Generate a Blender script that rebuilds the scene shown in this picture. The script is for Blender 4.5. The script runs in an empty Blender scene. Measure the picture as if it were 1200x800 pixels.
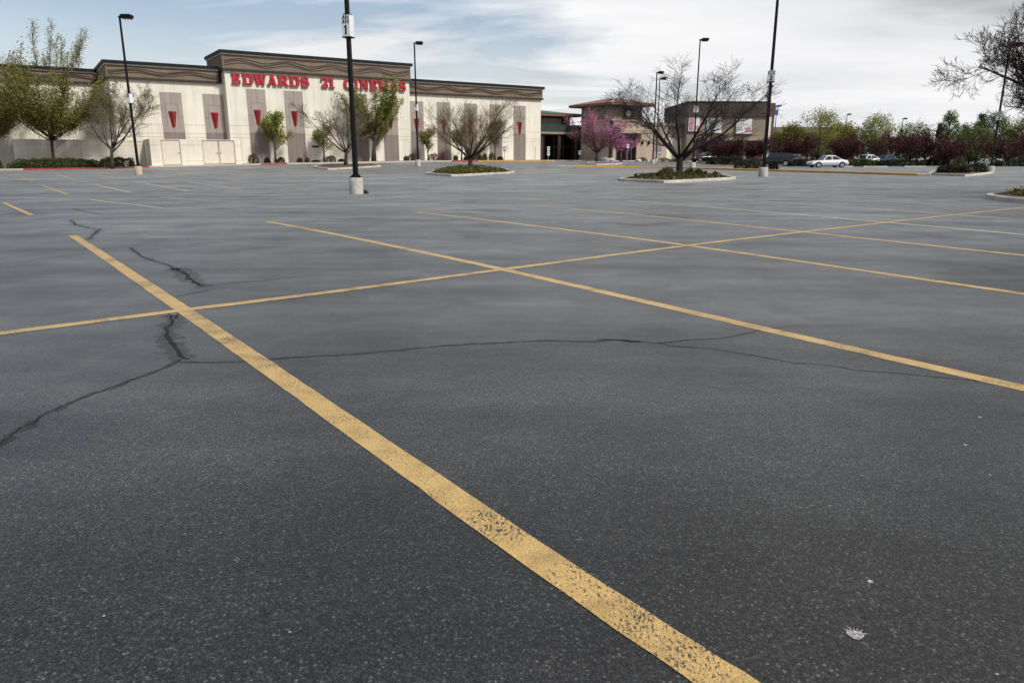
import bpy, math, random
import numpy as np
from mathutils import Vector, Matrix

S = bpy.context.scene
COL = S.collection
R = math.radians

# ------------------------------------------------------------------ survey of the lot
F, CX, CY, EYE = 850.0, 600.0, 400.0, 1.05
TH = math.atan(217 / 850.0)
ct, st = math.cos(TH), math.sin(TH)
PL = (-39.696, 75.470)                     # left end of the cinema front
T = (0.83507, 0.55015)                     # along the cinema front
N = (0.55015, -0.83507)                    # out of the cinema front, towards the lot
ROT = math.atan2(T[1], T[0])


def W(t, s):
    return (PL[0] + T[0] * t + N[0] * s, PL[1] + T[1] * t + N[1] * s)


def sst(a, b, x):
    x = min(1.0, max(0.0, (x - a) / (b - a)))
    return x * x * (3 - 2 * x)


def Bz(t):                                 # level of the walk along the buildings
    K = [(-40, -.15), (-8, -.03), (0, .05), (2, .12), (11.7, .28), (32, .52), (52, .54), (62, .46), (80, .3), (400, .3)]
    if t <= K[0][0]:
        return K[0][1]
    for (a, za), (b, zb) in zip(K, K[1:]):
        if t <= b:
            return za + (zb - za) * (t - a) / (b - a)
    return K[-1][1]


def g(x, y):                               # ground level: a shallow dip between the photographer and the buildings
    dx, dy = x - PL[0], y - PL[1]
    t = dx * T[0] + dy * T[1]
    s = dx * N[0] + dy * N[1]
    r = math.hypot(x, y)
    v = -0.25 * sst(9, 30, r)
    a = Bz(t) - 0.13
    k = sst(6.5, 27, s)
    return a * (1 - k) + v * k


def ray(u, v):
    a = (u - CX) / F
    b = -(v - CY) / F
    return (a, ct + b * st, -st + b * ct)


def G(u, v):                               # where that sight line meets the ground
    d = ray(u, v)
    k, prev = 0.5, 0.5
    while k < 400:
        if EYE + d[2] * k < g(d[0] * k, d[1] * k):
            break
        prev = k
        k *= 1.01
    lo, hi = prev, k
    for _ in range(40):
        m = (lo + hi) / 2
        if EYE + d[2] * m < g(d[0] * m, d[1] * m):
            hi = m
        else:
            lo = m
    return (d[0] * hi, d[1] * hi, g(d[0] * hi, d[1] * hi))


def AT(u, Y, v=190):
    d = ray(u, v)
    k = Y / d[1]
    return (d[0] * k, Y, g(d[0] * k, Y))


def ZAT(v, Y, u=600):
    d = ray(u, v)
    return EYE + d[2] * Y / d[1]


def PPM(p):                                # photo pixels per metre at a point
    return F / (p[1] * ct - (p[2] - EYE) * st)


# ------------------------------------------------------------------ materials
def new_mat(name):
    m = bpy.data.materials.new(name)
    m.use_nodes = True
    nt = m.node_tree
    b = nt.nodes['Principled BSDF']
    return m, nt, b


def nd(nt, typ, **kw):
    n = nt.nodes.new(typ)
    for k, v in kw.items():
        if k in n.inputs.keys():
            n.inputs[k].default_value = v
        else:
            setattr(n, k, v)
    return n


def ramp(nt, stops, interp='LINEAR'):
    n = nt.nodes.new('ShaderNodeValToRGB')
    n.color_ramp.interpolation = interp
    e = n.color_ramp.elements
    while len(e) < len(stops):
        e.new(0.5)
    for i, (p, c) in enumerate(stops):
        e[i].position = p
        e[i].color = (c, c, c, 1) if isinstance(c, (int, float)) else (*c, 1)
    return n


def mixc(nt, fac, a, b, mode='MIX'):
    n = nt.nodes.new('ShaderNodeMix')
    n.data_type = 'RGBA'
    n.blend_type = mode
    for sock, v in ((n.inputs[0], fac), (n.inputs[6], a), (n.inputs[7], b)):
        if isinstance(v, bpy.types.NodeSocket):
            nt.links.new(v, sock)
        elif isinstance(v, (int, float)):
            sock.default_value = v
        else:
            sock.default_value = (*v, 1)
    return n.outputs[2]


def noise(nt, vec, scale, detail=4, rough=.55):
    n = nd(nt, 'ShaderNodeTexNoise', Scale=scale, Detail=detail, Roughness=rough)
    if vec is not None:
        nt.links.new(vec, n.inputs['Vector'])
    return n.outputs['Fac']


def objvec(nt, scale=(1, 1, 1), rotz=0):
    tc = nt.nodes.new('ShaderNodeTexCoord')
    mp = nt.nodes.new('ShaderNodeMapping')
    mp.inputs['Scale'].default_value = scale
    mp.inputs['Rotation'].default_value = (0, 0, rotz)
    nt.links.new(tc.outputs['Object'], mp.inputs['Vector'])
    return mp.outputs['Vector']


def simple(name, col, rough=.7, var=.12, scale=3.0, metal=0.0, bump=0.0, spec=.3, fine=40.0):
    m, nt, b = new_mat(name)
    v = objvec(nt)
    n1 = noise(nt, v, scale, 5)
    n2 = noise(nt, v, fine, 3)
    r1 = ramp(nt, [(.3, 1 - var), (.7, 1 + var)])
    nt.links.new(n1, r1.inputs[0])
    r2 = ramp(nt, [(.3, 1 - var * .5), (.7, 1 + var * .5)])
    nt.links.new(n2, r2.inputs[0])
    c = mixc(nt, 1.0, col, r1.outputs[0], 'MULTIPLY')
    c = mixc(nt, 1.0, c, r2.outputs[0], 'MULTIPLY')
    nt.links.new(c, b.inputs['Base Color'])
    b.inputs['Roughness'].default_value = rough
    b.inputs['Metallic'].default_value = metal
    b.inputs['Specular IOR Level'].default_value = spec
    if bump:
        bp = nd(nt, 'ShaderNodeBump', Strength=bump, Distance=.02)
        nt.links.new(n2, bp.inputs['Height'])
        nt.links.new(bp.outputs[0], b.inputs['Normal'])
    return m


def asphalt_color(nt, b):
    """aged tarmac: aggregate, seal-coat mottling, tyre streaks along the lanes, oil spots"""
    v = objvec(nt)
    vo = nd(nt, 'ShaderNodeTexVoronoi', Scale=150.0)
    nt.links.new(v, vo.inputs['Vector'])
    sep = nt.nodes.new('ShaderNodeSeparateColor')
    nt.links.new(vo.outputs['Color'], sep.inputs[0])
    agg = ramp(nt, [(0, .40), (.5, .85), (.84, 1.3), (.95, 2.1), (1.0, 3.8)])
    nt.links.new(sep.outputs[0], agg.inputs[0])
    fine = noise(nt, v, 240, 2)
    fr = ramp(nt, [(.28, .42), (.72, 1.55)])
    nt.links.new(fine, fr.inputs[0])
    big = noise(nt, v, .22, 5, .6)
    br = ramp(nt, [(.3, .74), (.5, 1.0), (.72, 1.34)])
    nt.links.new(big, br.inputs[0])
    mid = noise(nt, v, 1.5, 6, .65)
    mr = ramp(nt, [(.3, .78), (.7, 1.26)])
    nt.links.new(mid, mr.inputs[0])
    va = objvec(nt, (.22, 1.1, 1), -ROT)
    stx = noise(nt, va, 1.0, 6, .65)
    sr = ramp(nt, [(.32, .68), (.5, 1.0), (.68, 1.36)])
    nt.links.new(stx, sr.inputs[0])
    vb = objvec(nt, (.55, .55, 1))
    oil = noise(nt, vb, 1.0, 3, .5)
    orr = ramp(nt, [(.29, .55), (.42, 1.0)])
    nt.links.new(oil, orr.inputs[0])
    c = mixc(nt, 1.0, (.0330, .0322, .0312), agg.outputs[0], 'MULTIPLY')
    # oil drips: sparse ragged dots
    wv_ = nd(nt, 'ShaderNodeTexNoise', Scale=9.0, Detail=3.0)
    nt.links.new(v, wv_.inputs['Vector'])
    vm = nd(nt, 'ShaderNodeVectorMath', operation='MULTIPLY_ADD')
    nt.links.new(wv_.outputs['Color'], vm.inputs[0])
    vm.inputs[1].default_value = (.10, .10, 0)
    nt.links.new(v, vm.inputs[2])
    vs_ = nd(nt, 'ShaderNodeTexVoronoi', Scale=1.15)
    nt.links.new(vm.outputs[0], vs_.inputs['Vector'])
    drip = ramp(nt, [(.018, .42), (.045, .8), (.10, 1.0)])
    nt.links.new(vs_.outputs['Distance'], drip.inputs[0])
    # worn patches where the binder has gone dull
    pat = noise(nt, objvec(nt, (.8, .8, 1), .4), 1.0, 7, .68)
    patch = ramp(nt, [(.36, .80), (.47, 1.0), (.60, 1.0), (.72, 1.14)])
    nt.links.new(pat, patch.inputs[0])
    gap = ramp(nt, [(.05, 1.25), (.45, .95), (.72, .38)])
    nt.links.new(vo.outputs['Distance'], gap.inputs[0])
    for x in (fr, br, mr, sr, orr, gap, drip, patch):
        c = mixc(nt, 1.0, c, x.outputs[0], 'MULTIPLY')
    h = nd(nt, 'ShaderNodeMath', operation='MULTIPLY_ADD')
    nt.links.new(vo.outputs['Distance'], h.inputs[0])
    h.inputs[1].default_value = -1.0
    nt.links.new(fine, h.inputs[2])
    bp = nd(nt, 'ShaderNodeBump', Strength=.38, Distance=.005)
    nt.links.new(h.outputs[0], bp.inputs['Height'])
    dust = mixc(nt, 1.0, sr.outputs[0], br.outputs[0], 'MULTIPLY')
    dust = mixc(nt, 1.0, dust, mr.outputs[0], 'MULTIPLY')
    dust = mixc(nt, 1.0, dust, patch.outputs[0], 'MULTIPLY')
    dust = mixc(nt, 1.0, dust, orr.outputs[0], 'MULTIPLY')
    dust = mixc(nt, 1.0, dust, (.77, .77, .745), 'MULTIPLY')
    nt.links.new(dust, b.inputs['Sheen Tint'])
    return c, bp.outputs[0], v


def make_asphalt():
    m, nt, b = new_mat('asphalt')
    c, nrm, v = asphalt_color(nt, b)
    nt.links.new(c, b.inputs['Base Color'])
    nt.links.new(nrm, b.inputs['Normal'])
    b.inputs['Roughness'].default_value = .52
    b.inputs['Specular IOR Level'].default_value = .45
    b.inputs['Sheen Weight'].default_value = 1.0          # dust on the tarmac, seen at a low angle
    b.inputs['Sheen Roughness'].default_value = .23
    return m


def make_paint(name, col, worn, edge):
    m, nt, b = new_mat(name)
    ac, nrm, v = asphalt_color(nt, b)
    n1 = noise(nt, objvec(nt, (130, 62, 60), .75), 1.0, 5, .72)
    n2 = noise(nt, v, 2.2, 3, .6)
    n3 = noise(nt, v, 110, 2)
    mn = nd(nt, 'ShaderNodeMath', operation='MULTIPLY_ADD')
    nt.links.new(n2, mn.inputs[0])
    mn.inputs[1].default_value = .55
    nt.links.new(n1, mn.inputs[2])
    wr = ramp(nt, [(worn, .05), (worn + edge, .93)])
    nt.links.new(mn.outputs[0], wr.inputs[0])
    pr = ramp(nt, [(.3, .78), (.7, 1.15)])
    nt.links.new(n3, pr.inputs[0])
    n4 = noise(nt, v, 7, 4, .6)
    p4 = ramp(nt, [(.28, .62), (.5, .98), (.7, 1.12)])
    nt.links.new(n4, p4.inputs[0])
    pc = mixc(nt, 1.0, col, pr.outputs[0], 'MULTIPLY')
    pc = mixc(nt, 1.0, pc, p4.outputs[0], 'MULTIPLY')
    c = mixc(nt, wr.outputs[0], ac, pc)
    nt.links.new(c, b.inputs['Base Color'])
    nt.links.new(nrm, b.inputs['Normal'])
    b.inputs['Roughness'].default_value = .55
    b.inputs['Specular IOR Level'].default_value = .6
    b.inputs['Sheen Weight'].default_value = .30
    b.inputs['Sheen Roughness'].default_value = .2
    return m


def make_crack():
    m, nt, b = new_mat('crack')
    ac, nrm, v = asphalt_color(nt, b)
    n1 = noise(nt, v, 42, 5, .75)
    w = ramp(nt, [(.45, 0), (.58, 1)])
    nt.links.new(n1, w.inputs[0])
    c = mixc(nt, w.outputs[0], (.018, .0175, .017), ac)
    nt.links.new(c, b.inputs['Base Color'])
    nt.links.new(nrm, b.inputs['Normal'])
    b.inputs['Roughness'].default_value = .8
    b.inputs['Specular IOR Level'].default_value = .15
    return m


def make_crack_band():
    m, nt, b = new_mat('crack_band')
    ac, nrm, v = asphalt_color(nt, b)
    n1 = noise(nt, v, 18, 6, .75)
    w = ramp(nt, [(.40, .16), (.50, .45), (.62, 1.0)])
    nt.links.new(n1, w.inputs[0])
    nt.links.new(mixc(nt, 1.0, ac, w.outputs[0], 'MULTIPLY'), b.inputs['Base Color'])
    nt.links.new(nrm, b.inputs['Normal'])
    b.inputs['Roughness'].default_value = .6
    b.inputs['Specular IOR Level'].default_value = .35
    b.inputs['Sheen Weight'].default_value = .8
    b.inputs['Sheen Roughness'].default_value = .2
    return m


def leafmat(name, c0, c1, rough=.55, trans=.25):
    m, nt, b = new_mat(name)
    gi = nt.nodes.new('ShaderNodeNewGeometry')
    r = ramp(nt, [(0, c0), (1, c1)])
    nt.links.new(gi.outputs['Random Per Island'], r.inputs[0])
    nt.links.new(r.outputs[0], b.inputs['Base Color'])
    b.inputs['Roughness'].default_value = rough
    b.inputs['Specular IOR Level'].default_value = .2
    if trans:
        tr = nt.nodes.new('ShaderNodeBsdfTranslucent')
        nt.links.new(r.outputs[0], tr.inputs['Color'])
        mx = nt.nodes.new('ShaderNodeMixShader')
        mx.inputs[0].default_value = trans
        out = nt.nodes['Material Output']
        nt.links.new(b.outputs[0], mx.inputs[1])
        nt.links.new(tr.outputs[0], mx.inputs[2])
        nt.links.new(mx.outputs[0], out.inputs['Surface'])
    return m


def stone_mat():
    m, nt, b = new_mat('ledgestone')
    tc = nt.nodes.new('ShaderNodeTexCoord')
    sx = nt.nodes.new('ShaderNodeSeparateXYZ')
    nt.links.new(tc.outputs['Object'], sx.inputs[0])
    ad = nd(nt, 'ShaderNodeMath', operation='ADD')
    nt.links.new(sx.outputs[0], ad.inputs[0])
    nt.links.new(sx.outputs[1], ad.inputs[1])
    cb = nt.nodes.new('ShaderNodeCombineXYZ')
    nt.links.new(ad.outputs[0], cb.inputs[0])
    nt.links.new(sx.outputs[2], cb.inputs[1])
    br = nt.nodes.new('ShaderNodeTexBrick')
    br.inputs['Color1'].default_value = (.16, .125, .10, 1)
    br.inputs['Color2'].default_value = (.33, .26, .205, 1)
    br.inputs['Mortar'].default_value = (.07, .06, .05, 1)
    br.inputs['Scale'].default_value = 1.0
    br.inputs['Brick Width'].default_value = .5
    br.inputs['Row Height'].default_value = .16
    br.inputs['Mortar Size'].default_value = .012
    nt.links.new(cb.outputs[0], br.inputs['Vector'])
    v = objvec(nt)
    n1 = noise(nt, v, 2.5, 4)
    r1 = ramp(nt, [(.3, .7), (.7, 1.3)])
    nt.links.new(n1, r1.inputs[0])
    nt.links.new(mixc(nt, 1.0, br.outputs[0], r1.outputs[0], 'MULTIPLY'), b.inputs['Base Color'])
    b.inputs['Roughness'].default_value = .85
    return m


def tile_mat(name, col, ang=0.0):
    m, nt, b = new_mat(name)
    v = objvec(nt, (1, 1, 1), ang)
    wv = nd(nt, 'ShaderNodeTexWave', Scale=1.3, Distortion=1.0)
    nt.links.new(v, wv.inputs['Vector'])
    r = ramp(nt, [(0, .65), (1, 1.2)])
    nt.links.new(wv.outputs['Fac'], r.inputs[0])
    n1 = noise(nt, v, 3, 4)
    r1 = ramp(nt, [(.3, .75), (.7, 1.25)])
    nt.links.new(n1, r1.inputs[0])
    c = mixc(nt, 1.0, col, r.outputs[0], 'MULTIPLY')
    nt.links.new(mixc(nt, 1.0, c, r1.outputs[0], 'MULTIPLY'), b.inputs['Base Color'])
    b.inputs['Roughness'].default_value = .7
    return m


def stucco_mat(name, col):
    """painted wall with faint rain streaks"""
    m, nt, b = new_mat(name)
    v = objvec(nt)
    vs = objvec(nt, (1.6, 1.6, .12))
    n1 = noise(nt, vs, 1.0, 5, .6)
    r1 = ramp(nt, [(.3, .87), (.62, 1.04)])
    nt.links.new(n1, r1.inputs[0])
    n2 = noise(nt, v, .6, 4)
    r2 = ramp(nt, [(.3, .93), (.7, 1.05)])
    nt.links.new(n2, r2.inputs[0])
    n3 = noise(nt, v, 60, 3)
    c = mixc(nt, 1.0, col, r1.outputs[0], 'MULTIPLY')
    c = mixc(nt, 1.0, c, r2.outputs[0], 'MULTIPLY')
    nt.links.new(c, b.inputs['Base Color'])
    b.inputs['Roughness'].default_value = .85
    b.inputs['Specular IOR Level'].default_value = .2
    bp = nd(nt, 'ShaderNodeBump', Strength=.25, Distance=.01)
    nt.links.new(n3, bp.inputs['Height'])
    nt.links.new(bp.outputs[0], b.inputs['Normal'])
    return m


M = {
    'asphalt': make_asphalt(),
    'paint': make_paint('yellow_paint', (.55, .36, .125), .655, .05),
    'paint_old': make_paint('faded_paint', (.64, .51, .335), .60, .16),
    'crack': make_crack(),
    'crack_band': make_crack_band(),
    'cream': stucco_mat('cream_stucco', (.77, .72, .61)),
    'cream2': stucco_mat('cream_block', (.70, .64, .54)),
    'tan': stucco_mat('tan_stucco', (.40, .33, .26)),
    'taupe': stucco_mat('taupe_stucco', (.27, .225, .18)),
    'panel_hi': stucco_mat('upper_panel', (.36, .31, .275)),
    'panel_lo': stucco_mat('lower_panel', (.235, .195, .175)),
    'fascia': stucco_mat('brown_fascia', (.205, .155, .115)),
    'wave': simple('wave_trim', (.050, .036, .028), .7),
    'coping': simple('dark_coping', (.014, .017, .016), .6, spec=.15),
    'white_trim': simple('white_trim', (.80, .70, .62), .6),
    'joint': simple('joint', (.17, .14, .12), .8),
    'red_letter': simple('red_letter', (.44, .016, .03), .35, .06, spec=.5),
    'red': simple('red_enamel', (.31, .014, .022), .35, .06, spec=.5),
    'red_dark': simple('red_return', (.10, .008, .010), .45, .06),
    'gate': simple('gate_paint', (.70, .62, .52), .5, .05),
    'concrete': simple('concrete', (.42, .40, .37), .85, .28, 3.5, bump=.4),
    'walk': simple('walk_concrete', (.52, .47, .42), .85, .12, 1.5, bump=.2),
    'kerb': simple('kerb_concrete', (.52, .47, .41), .8, .32, 1.4, bump=.3),
    'kerb_red': simple('red_kerb_paint', (.36, .055, .06), .6, .18, 2.5),
    'kerb_yel': simple('yellow_kerb_paint', (.58, .31, .07), .6, .2, 2.0),
    'black_metal': simple('black_metal', (.008, .007, .007), .5, .1, spec=.22),
    'lens': simple('lamp_lens', (.25, .25, .24), .2),
    'white_sign': simple('white_sign', (.78, .78, .77), .45, .04),
    'black': simple('black_print', (.012, .012, .013), .5),
    'blue_sign': simple('blue_sign', (.03, .15, .42), .4),
    'galv': simple('galvanised', (.38, .38, .38), .45, metal=.6),
    'bark': simple('bark', (.060, .047, .038), .9, .3, 9, bump=.6),
    'bark_dark': simple('dark_bark', (.032, .025, .022), .9, .3, 9, bump=.6),
    'twig': simple('twig', (.090, .070, .050), .9, .25, 4),
    'twig_dark': simple('dark_twig', (.040, .030, .027), .9, .25, 4),
    'twig_mid': simple('tan_twig', (.155, .108, .066), .9, .25, 4),
    'twig_pale': simple('pale_twig', (.19, .155, .10), .9, .25, 4),
    'soil': simple('soil', (.10, .07, .05), .95, .3, 5, bump=.5),
    'grass': leafmat('grass_blade', (.055, .060, .012), (.16, .15, .04), .7, .2),
    'grass_dry': leafmat('shrub_leaf', (.05, .050, .018), (.15, .12, .045), .7, .2),
    'hedge': leafmat('hedge_leaf', (.022, .034, .010), (.10, .125, .026), .6, .15),
    'box_dark': leafmat('dark_box_leaf', (.012, .016, .010), (.035, .042, .020), .6, .1),
    'leaf_olive': leafmat('olive_leaf', (.080, .076, .016), (.30, .27, .055), .6, .25),
    'leaf_brown': leafmat('bud_leaf', (.09, .065, .02), (.20, .16, .06), .6, .3),
    'leaf_spring': leafmat('spring_leaf', (.12, .14, .025), (.38, .39, .10), .55, .3),
    'leaf_fresh': leafmat('fresh_leaf', (.12, .14, .025), (.38, .40, .10), .55, .35),
    'leaf_yellow': leafmat('yellow_leaf', (.15, .15, .04), (.33, .31, .11), .55, .3),
    'leaf_pale': leafmat('pale_leaf', (.20, .21, .09), (.40, .40, .20), .55, .35),
    'leaf_dark': leafmat('conifer_needle', (.014, .026, .013), (.050, .070, .030), .6, .1),
    'leaf_green': leafmat('green_leaf', (.055, .072, .018), (.18, .21, .055), .55, .25),
    'leaf_plum': leafmat('plum_leaf', (.028, .009, .011), (.105, .028, .033), .5, .2),
    'blossom': leafmat('blossom', (.36, .10, .22), (.70, .32, .48), .6, .3),
    'blossom_dull': leafmat('faded_blossom', (.13, .06, .07), (.30, .14, .17), .7, .25),
    'leaf_red': leafmat('red_shrub_leaf', (.10, .03, .03), (.24, .09, .08), .6, .2),
    'stone': stone_mat(),
    'tile_red': tile_mat('red_brown_tile', (.21, .095, .065)),
    'roof_green': tile_mat('green_metal_roof', (.022, .085, .060)),
    'fascia_red': simple('red_brown_fascia', (.22, .10, .075), .6),
    'soffit': simple('dark_soffit', (.05, .04, .035), .8),
    'dark_glass': simple('dark_glass', (.010, .010, .012), .15, .1, spec=.6),
    'dark_wall': simple('dark_wall', (.045, .038, .035), .7),
    'parapet_green': simple('dark_green_parapet', (.030, .045, .040), .6),
    'brick_red': simple('brick_paving', (.26, .085, .06), .8, .25, 8),
    'pink': simple('pink_print', (.52, .25, .30), .5, .3, 1.2),
    'sky_print': simple('pale_print', (.52, .62, .70), .5, .25, .9),
    'poster_white': simple('poster_white', (.74, .74, .74), .5, .06, 1.0),
    'car_white': simple('white_car_paint', (.72, .73, .75), .22, .03, spec=.6),
    'car_black': simple('black_car_paint', (.012, .014, .017), .2, .03, spec=.6),
    'car_teal': simple('teal_car_paint', (.02, .06, .075), .2, .03, spec=.6),
    'car_grey': simple('grey_car_paint', (.22, .23, .24), .25, .03, spec=.6),
    'glass': simple('car_glass', (.02, .025, .03), .08, .05, spec=.8),
    'tyre': simple('tyre_rubber', (.015, .015, .015), .8),
    'rim': simple('alloy_rim', (.45, .45, .46), .3, metal=.8),
    'tail': simple('tail_lens', (.25, .01, .01), .2),
    'headl': simple('head_lens', (.55, .55, .55), .15),
    'gum': simple('white_splat', (.30, .285, .275), .8, .75, 120),
    'rock': simple('pale_boulder', (.55, .52, .48), .85, .2, 4, bump=.4),
}


# ------------------------------------------------------------------ mesh helpers
class MB:
    def __init__(self):
        self.v, self.f, self.m = [], [], []

    def add(self, vs, fs, mi=0):
        o = len(self.v)
        self.v.extend(vs)
        self.f.extend([tuple(i + o for i in f) for f in fs])
        self.m.extend([mi] * len(fs))

    def box(self, x0, x1, y0, y1, z0, z1, mi=0):
        vs = [(x0, y0, z0), (x1, y0, z0), (x1, y1, z0), (x0, y1, z0), (x0, y0, z1), (x1, y0, z1), (x1, y1, z1), (x0, y1, z1)]
        self.add(vs, [(0, 3, 2, 1), (4, 5, 6, 7), (0, 1, 5, 4), (1, 2, 6, 5), (2, 3, 7, 6), (3, 0, 4, 7)], mi)

    def slant(self, vs, mi=0):             # any 8-corner box: bottom ring then top ring
        self.add(vs, [(0, 3, 2, 1), (4, 5, 6, 7), (0, 1, 5, 4), (1, 2, 6, 5), (2, 3, 7, 6), (3, 0, 4, 7)], mi)

    def prism_xz(self, poly, y0, y1, mi=0, side=None):     # counter-clockwise poly in x-z; front at y0
        n = len(poly)
        vs = [(x, y0, z) for x, z in poly] + [(x, y1, z) for x, z in poly]
        self.add(vs, [tuple(range(n)), tuple(range(2 * n - 1, n - 1, -1))], mi)
        o = len(self.v) - 2 * n
        sf = [(i, i + n, (i + 1) % n + n, (i + 1) % n) for i in range(n)]
        self.f.extend([tuple(k + o for k in q) for q in sf])
        self.m.extend([mi if side is None else side] * n)

    def tube(self, pts, rad, n=5, mi=0, cap=True):
        P = [Vector(p) for p in pts]
        if len(P) < 2:
            return
        o = len(self.v)
        d = (P[1] - P[0]).normalized()
        a = Vector((1, 0, 0)) if abs(d.x) < .8 else Vector((0, 1, 0))
        u = d.cross(a).normalized()
        cs = [(math.cos(2 * math.pi * k / n), math.sin(2 * math.pi * k / n)) for k in range(n)]
        for i, p in enumerate(P):
            d = (P[min(i + 1, len(P) - 1)] - P[max(i - 1, 0)])
            if d.length < 1e-9:
                d = Vector((0, 0, 1))
            d.normalize()
            u = (u - d * u.dot(d))
            u = u.normalized() if u.length > 1e-6 else d.orthogonal().normalized()
            w = d.cross(u)
            r = rad[i] if hasattr(rad, '__len__') else rad
            for c, s in cs:
                self.v.append(tuple(p + u * (c * r) + w * (s * r)))
        for i in range(len(P) - 1):
            for k in range(n):
                a0 = o + i * n + k
                b0 = o + i * n + (k + 1) % n
                self.f.append((a0, b0, b0 + n, a0 + n))
                self.m.append(mi)
        if cap and n > 3:
            self.f.append(tuple(o + k for k in range(n - 1, -1, -1)))
            self.f.append(tuple(o + (len(P) - 1) * n + k for k in range(n)))
            self.m.extend([mi, mi])

    def lathe(self, prof, n=20, mi=0, c=(0, 0)):
        o = len(self.v)
        for r, z in prof:
            for k in range(n):
                a = 2 * math.pi * k / n
                self.v.append((c[0] + r * math.cos(a), c[1] + r * math.sin(a), z))
        for i in range(len(prof) - 1):
            for k in range(n):
                a0 = o + i * n + k
                b0 = o + i * n + (k + 1) % n
                self.f.append((a0, b0, b0 + n, a0 + n))
                self.m.append(mi)
        self.f.append(tuple(o + k for k in range(n - 1, -1, -1)))
        self.f.append(tuple(o + (len(prof) - 1) * n + k for k in range(n)))
        self.m.extend([mi, mi])

    def cyl_y(self, cx, cz, r, y0, y1, n=20, mi=0):
        poly = [(cx + r * math.cos(2 * math.pi * k / n), cz + r * math.sin(2 * math.pi * k / n)) for k in range(n)]
        self.prism_xz(poly, y0, y1, mi)

    def build(self, name, mats, parent=None, smooth=False):
        me = bpy.data.meshes.new(name)
        me.from_pydata(self.v, [], self.f)
        if not isinstance(mats, (list, tuple)):
            mats = [mats]
        for m in mats:
            me.materials.append(M[m] if isinstance(m, str) else m)
        if len(mats) > 1:
            me.polygons.foreach_set('material_index', self.m)
        if smooth:
            me.polygons.foreach_set('use_smooth', [True] * len(me.polygons))
        me.update()
        o = bpy.data.objects.new(name, me)
        COL.objects.link(o)
        if parent is not None:
            o.parent = parent
        return o


def tag(o, label=None, cat=None, group=None, kind=None):
    if label:
        o['label'] = label
    if cat:
        o['category'] = cat
    if group:
        o['group'] = group
    if kind:
        o['kind'] = kind
    return o


def thing(name, label, cat, loc=(0, 0, 0), rz=0.0, group=None):
    o = bpy.data.objects.new(name, None)
    o.empty_display_size = .3
    COL.objects.link(o)
    o.location = loc
    o.rotation_euler = (0, 0, rz)
    return tag(o, label, cat, group)


def bevel(o, w=.02, seg=2):
    md = o.modifiers.new('bevel', 'BEVEL')
    md.width = w
    md.segments = seg
    md.limit_method = 'ANGLE'
    return o


# ------------------------------------------------------------------ ground
def axis(lo, hi, step, far):
    a = list(np.arange(lo, hi + 1e-6, step))
    d, x = step, hi
    while x < far:
        d *= 1.35
        x += d
        a.append(x)
    d, x = step, lo
    pre = []
    while x > -far:
        d *= 1.35
        x -= d
        pre.append(x)
    return pre[::-1] + a


xs = axis(-62, 62, .62, 1800)
ys = axis(-3, 128, .5, 1800)
gv = [(x, y, g(x, y)) for y in ys for x in xs]
nx = len(xs)
gf = [(j * nx + i, j * nx + i + 1, (j + 1) * nx + i + 1, (j + 1) * nx + i) for j in range(len(ys) - 1) for i in range(nx - 1)]
mb = MB()
mb.add(gv, gf)
tag(mb.build('ground', 'asphalt', smooth=True), kind='structure')


def resample(pts, step):
    out = [pts[0]]
    for a, b in zip(pts, pts[1:]):
        L = math.hypot(b[0] - a[0], b[1] - a[1])
        n = max(1, int(L / step))
        for k in range(1, n + 1):
            out.append((a[0] + (b[0] - a[0]) * k / n, a[1] + (b[1] - a[1]) * k / n))
    return out


def smooth_line(P, it=2):                  # corner cutting
    for _ in range(it):
        Q = [P[0]]
        for a, b in zip(P, P[1:]):
            Q += [(a[0] * .75 + b[0] * .25, a[1] * .75 + b[1] * .25), (a[0] * .25 + b[0] * .75, a[1] * .25 + b[1] * .75)]
        Q.append(P[-1])
        P = Q
    return P


def strip(name, pts, width, mat, lift, rnd=None, jit=0.0, step=.35, wv=(.35, 1.7)):
    P = resample(pts, step)
    vs, fs = [], []
    for i, p in enumerate(P):
        a, b = P[max(i - 1, 0)], P[min(i + 1, len(P) - 1)]
        d = Vector((b[0] - a[0], b[1] - a[1])).normalized()
        w = width(i / max(1, len(P) - 1)) if callable(width) else width
        ox = oy = 0
        if rnd:
            w *= rnd.uniform(*wv)
            ox, oy = rnd.gauss(0, jit), rnd.gauss(0, jit)
        for sgn in (1, -1):
            x, y = p[0] - d.y * sgn * w / 2 + ox, p[1] + d.x * sgn * w / 2 + oy
            vs.append((x, y, g(x, y) + lift))
    for i in range(len(P) - 1):
        fs.append((2 * i + 1, 2 * i + 3, 2 * i + 2, 2 * i))
    m = MB()
    m.add(vs, fs)
    return tag(m.build(name, mat), kind='structure')


def gp(*uv):
    return [G(*p)[:2] for p in uv]


rp = random.Random(9)
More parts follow.
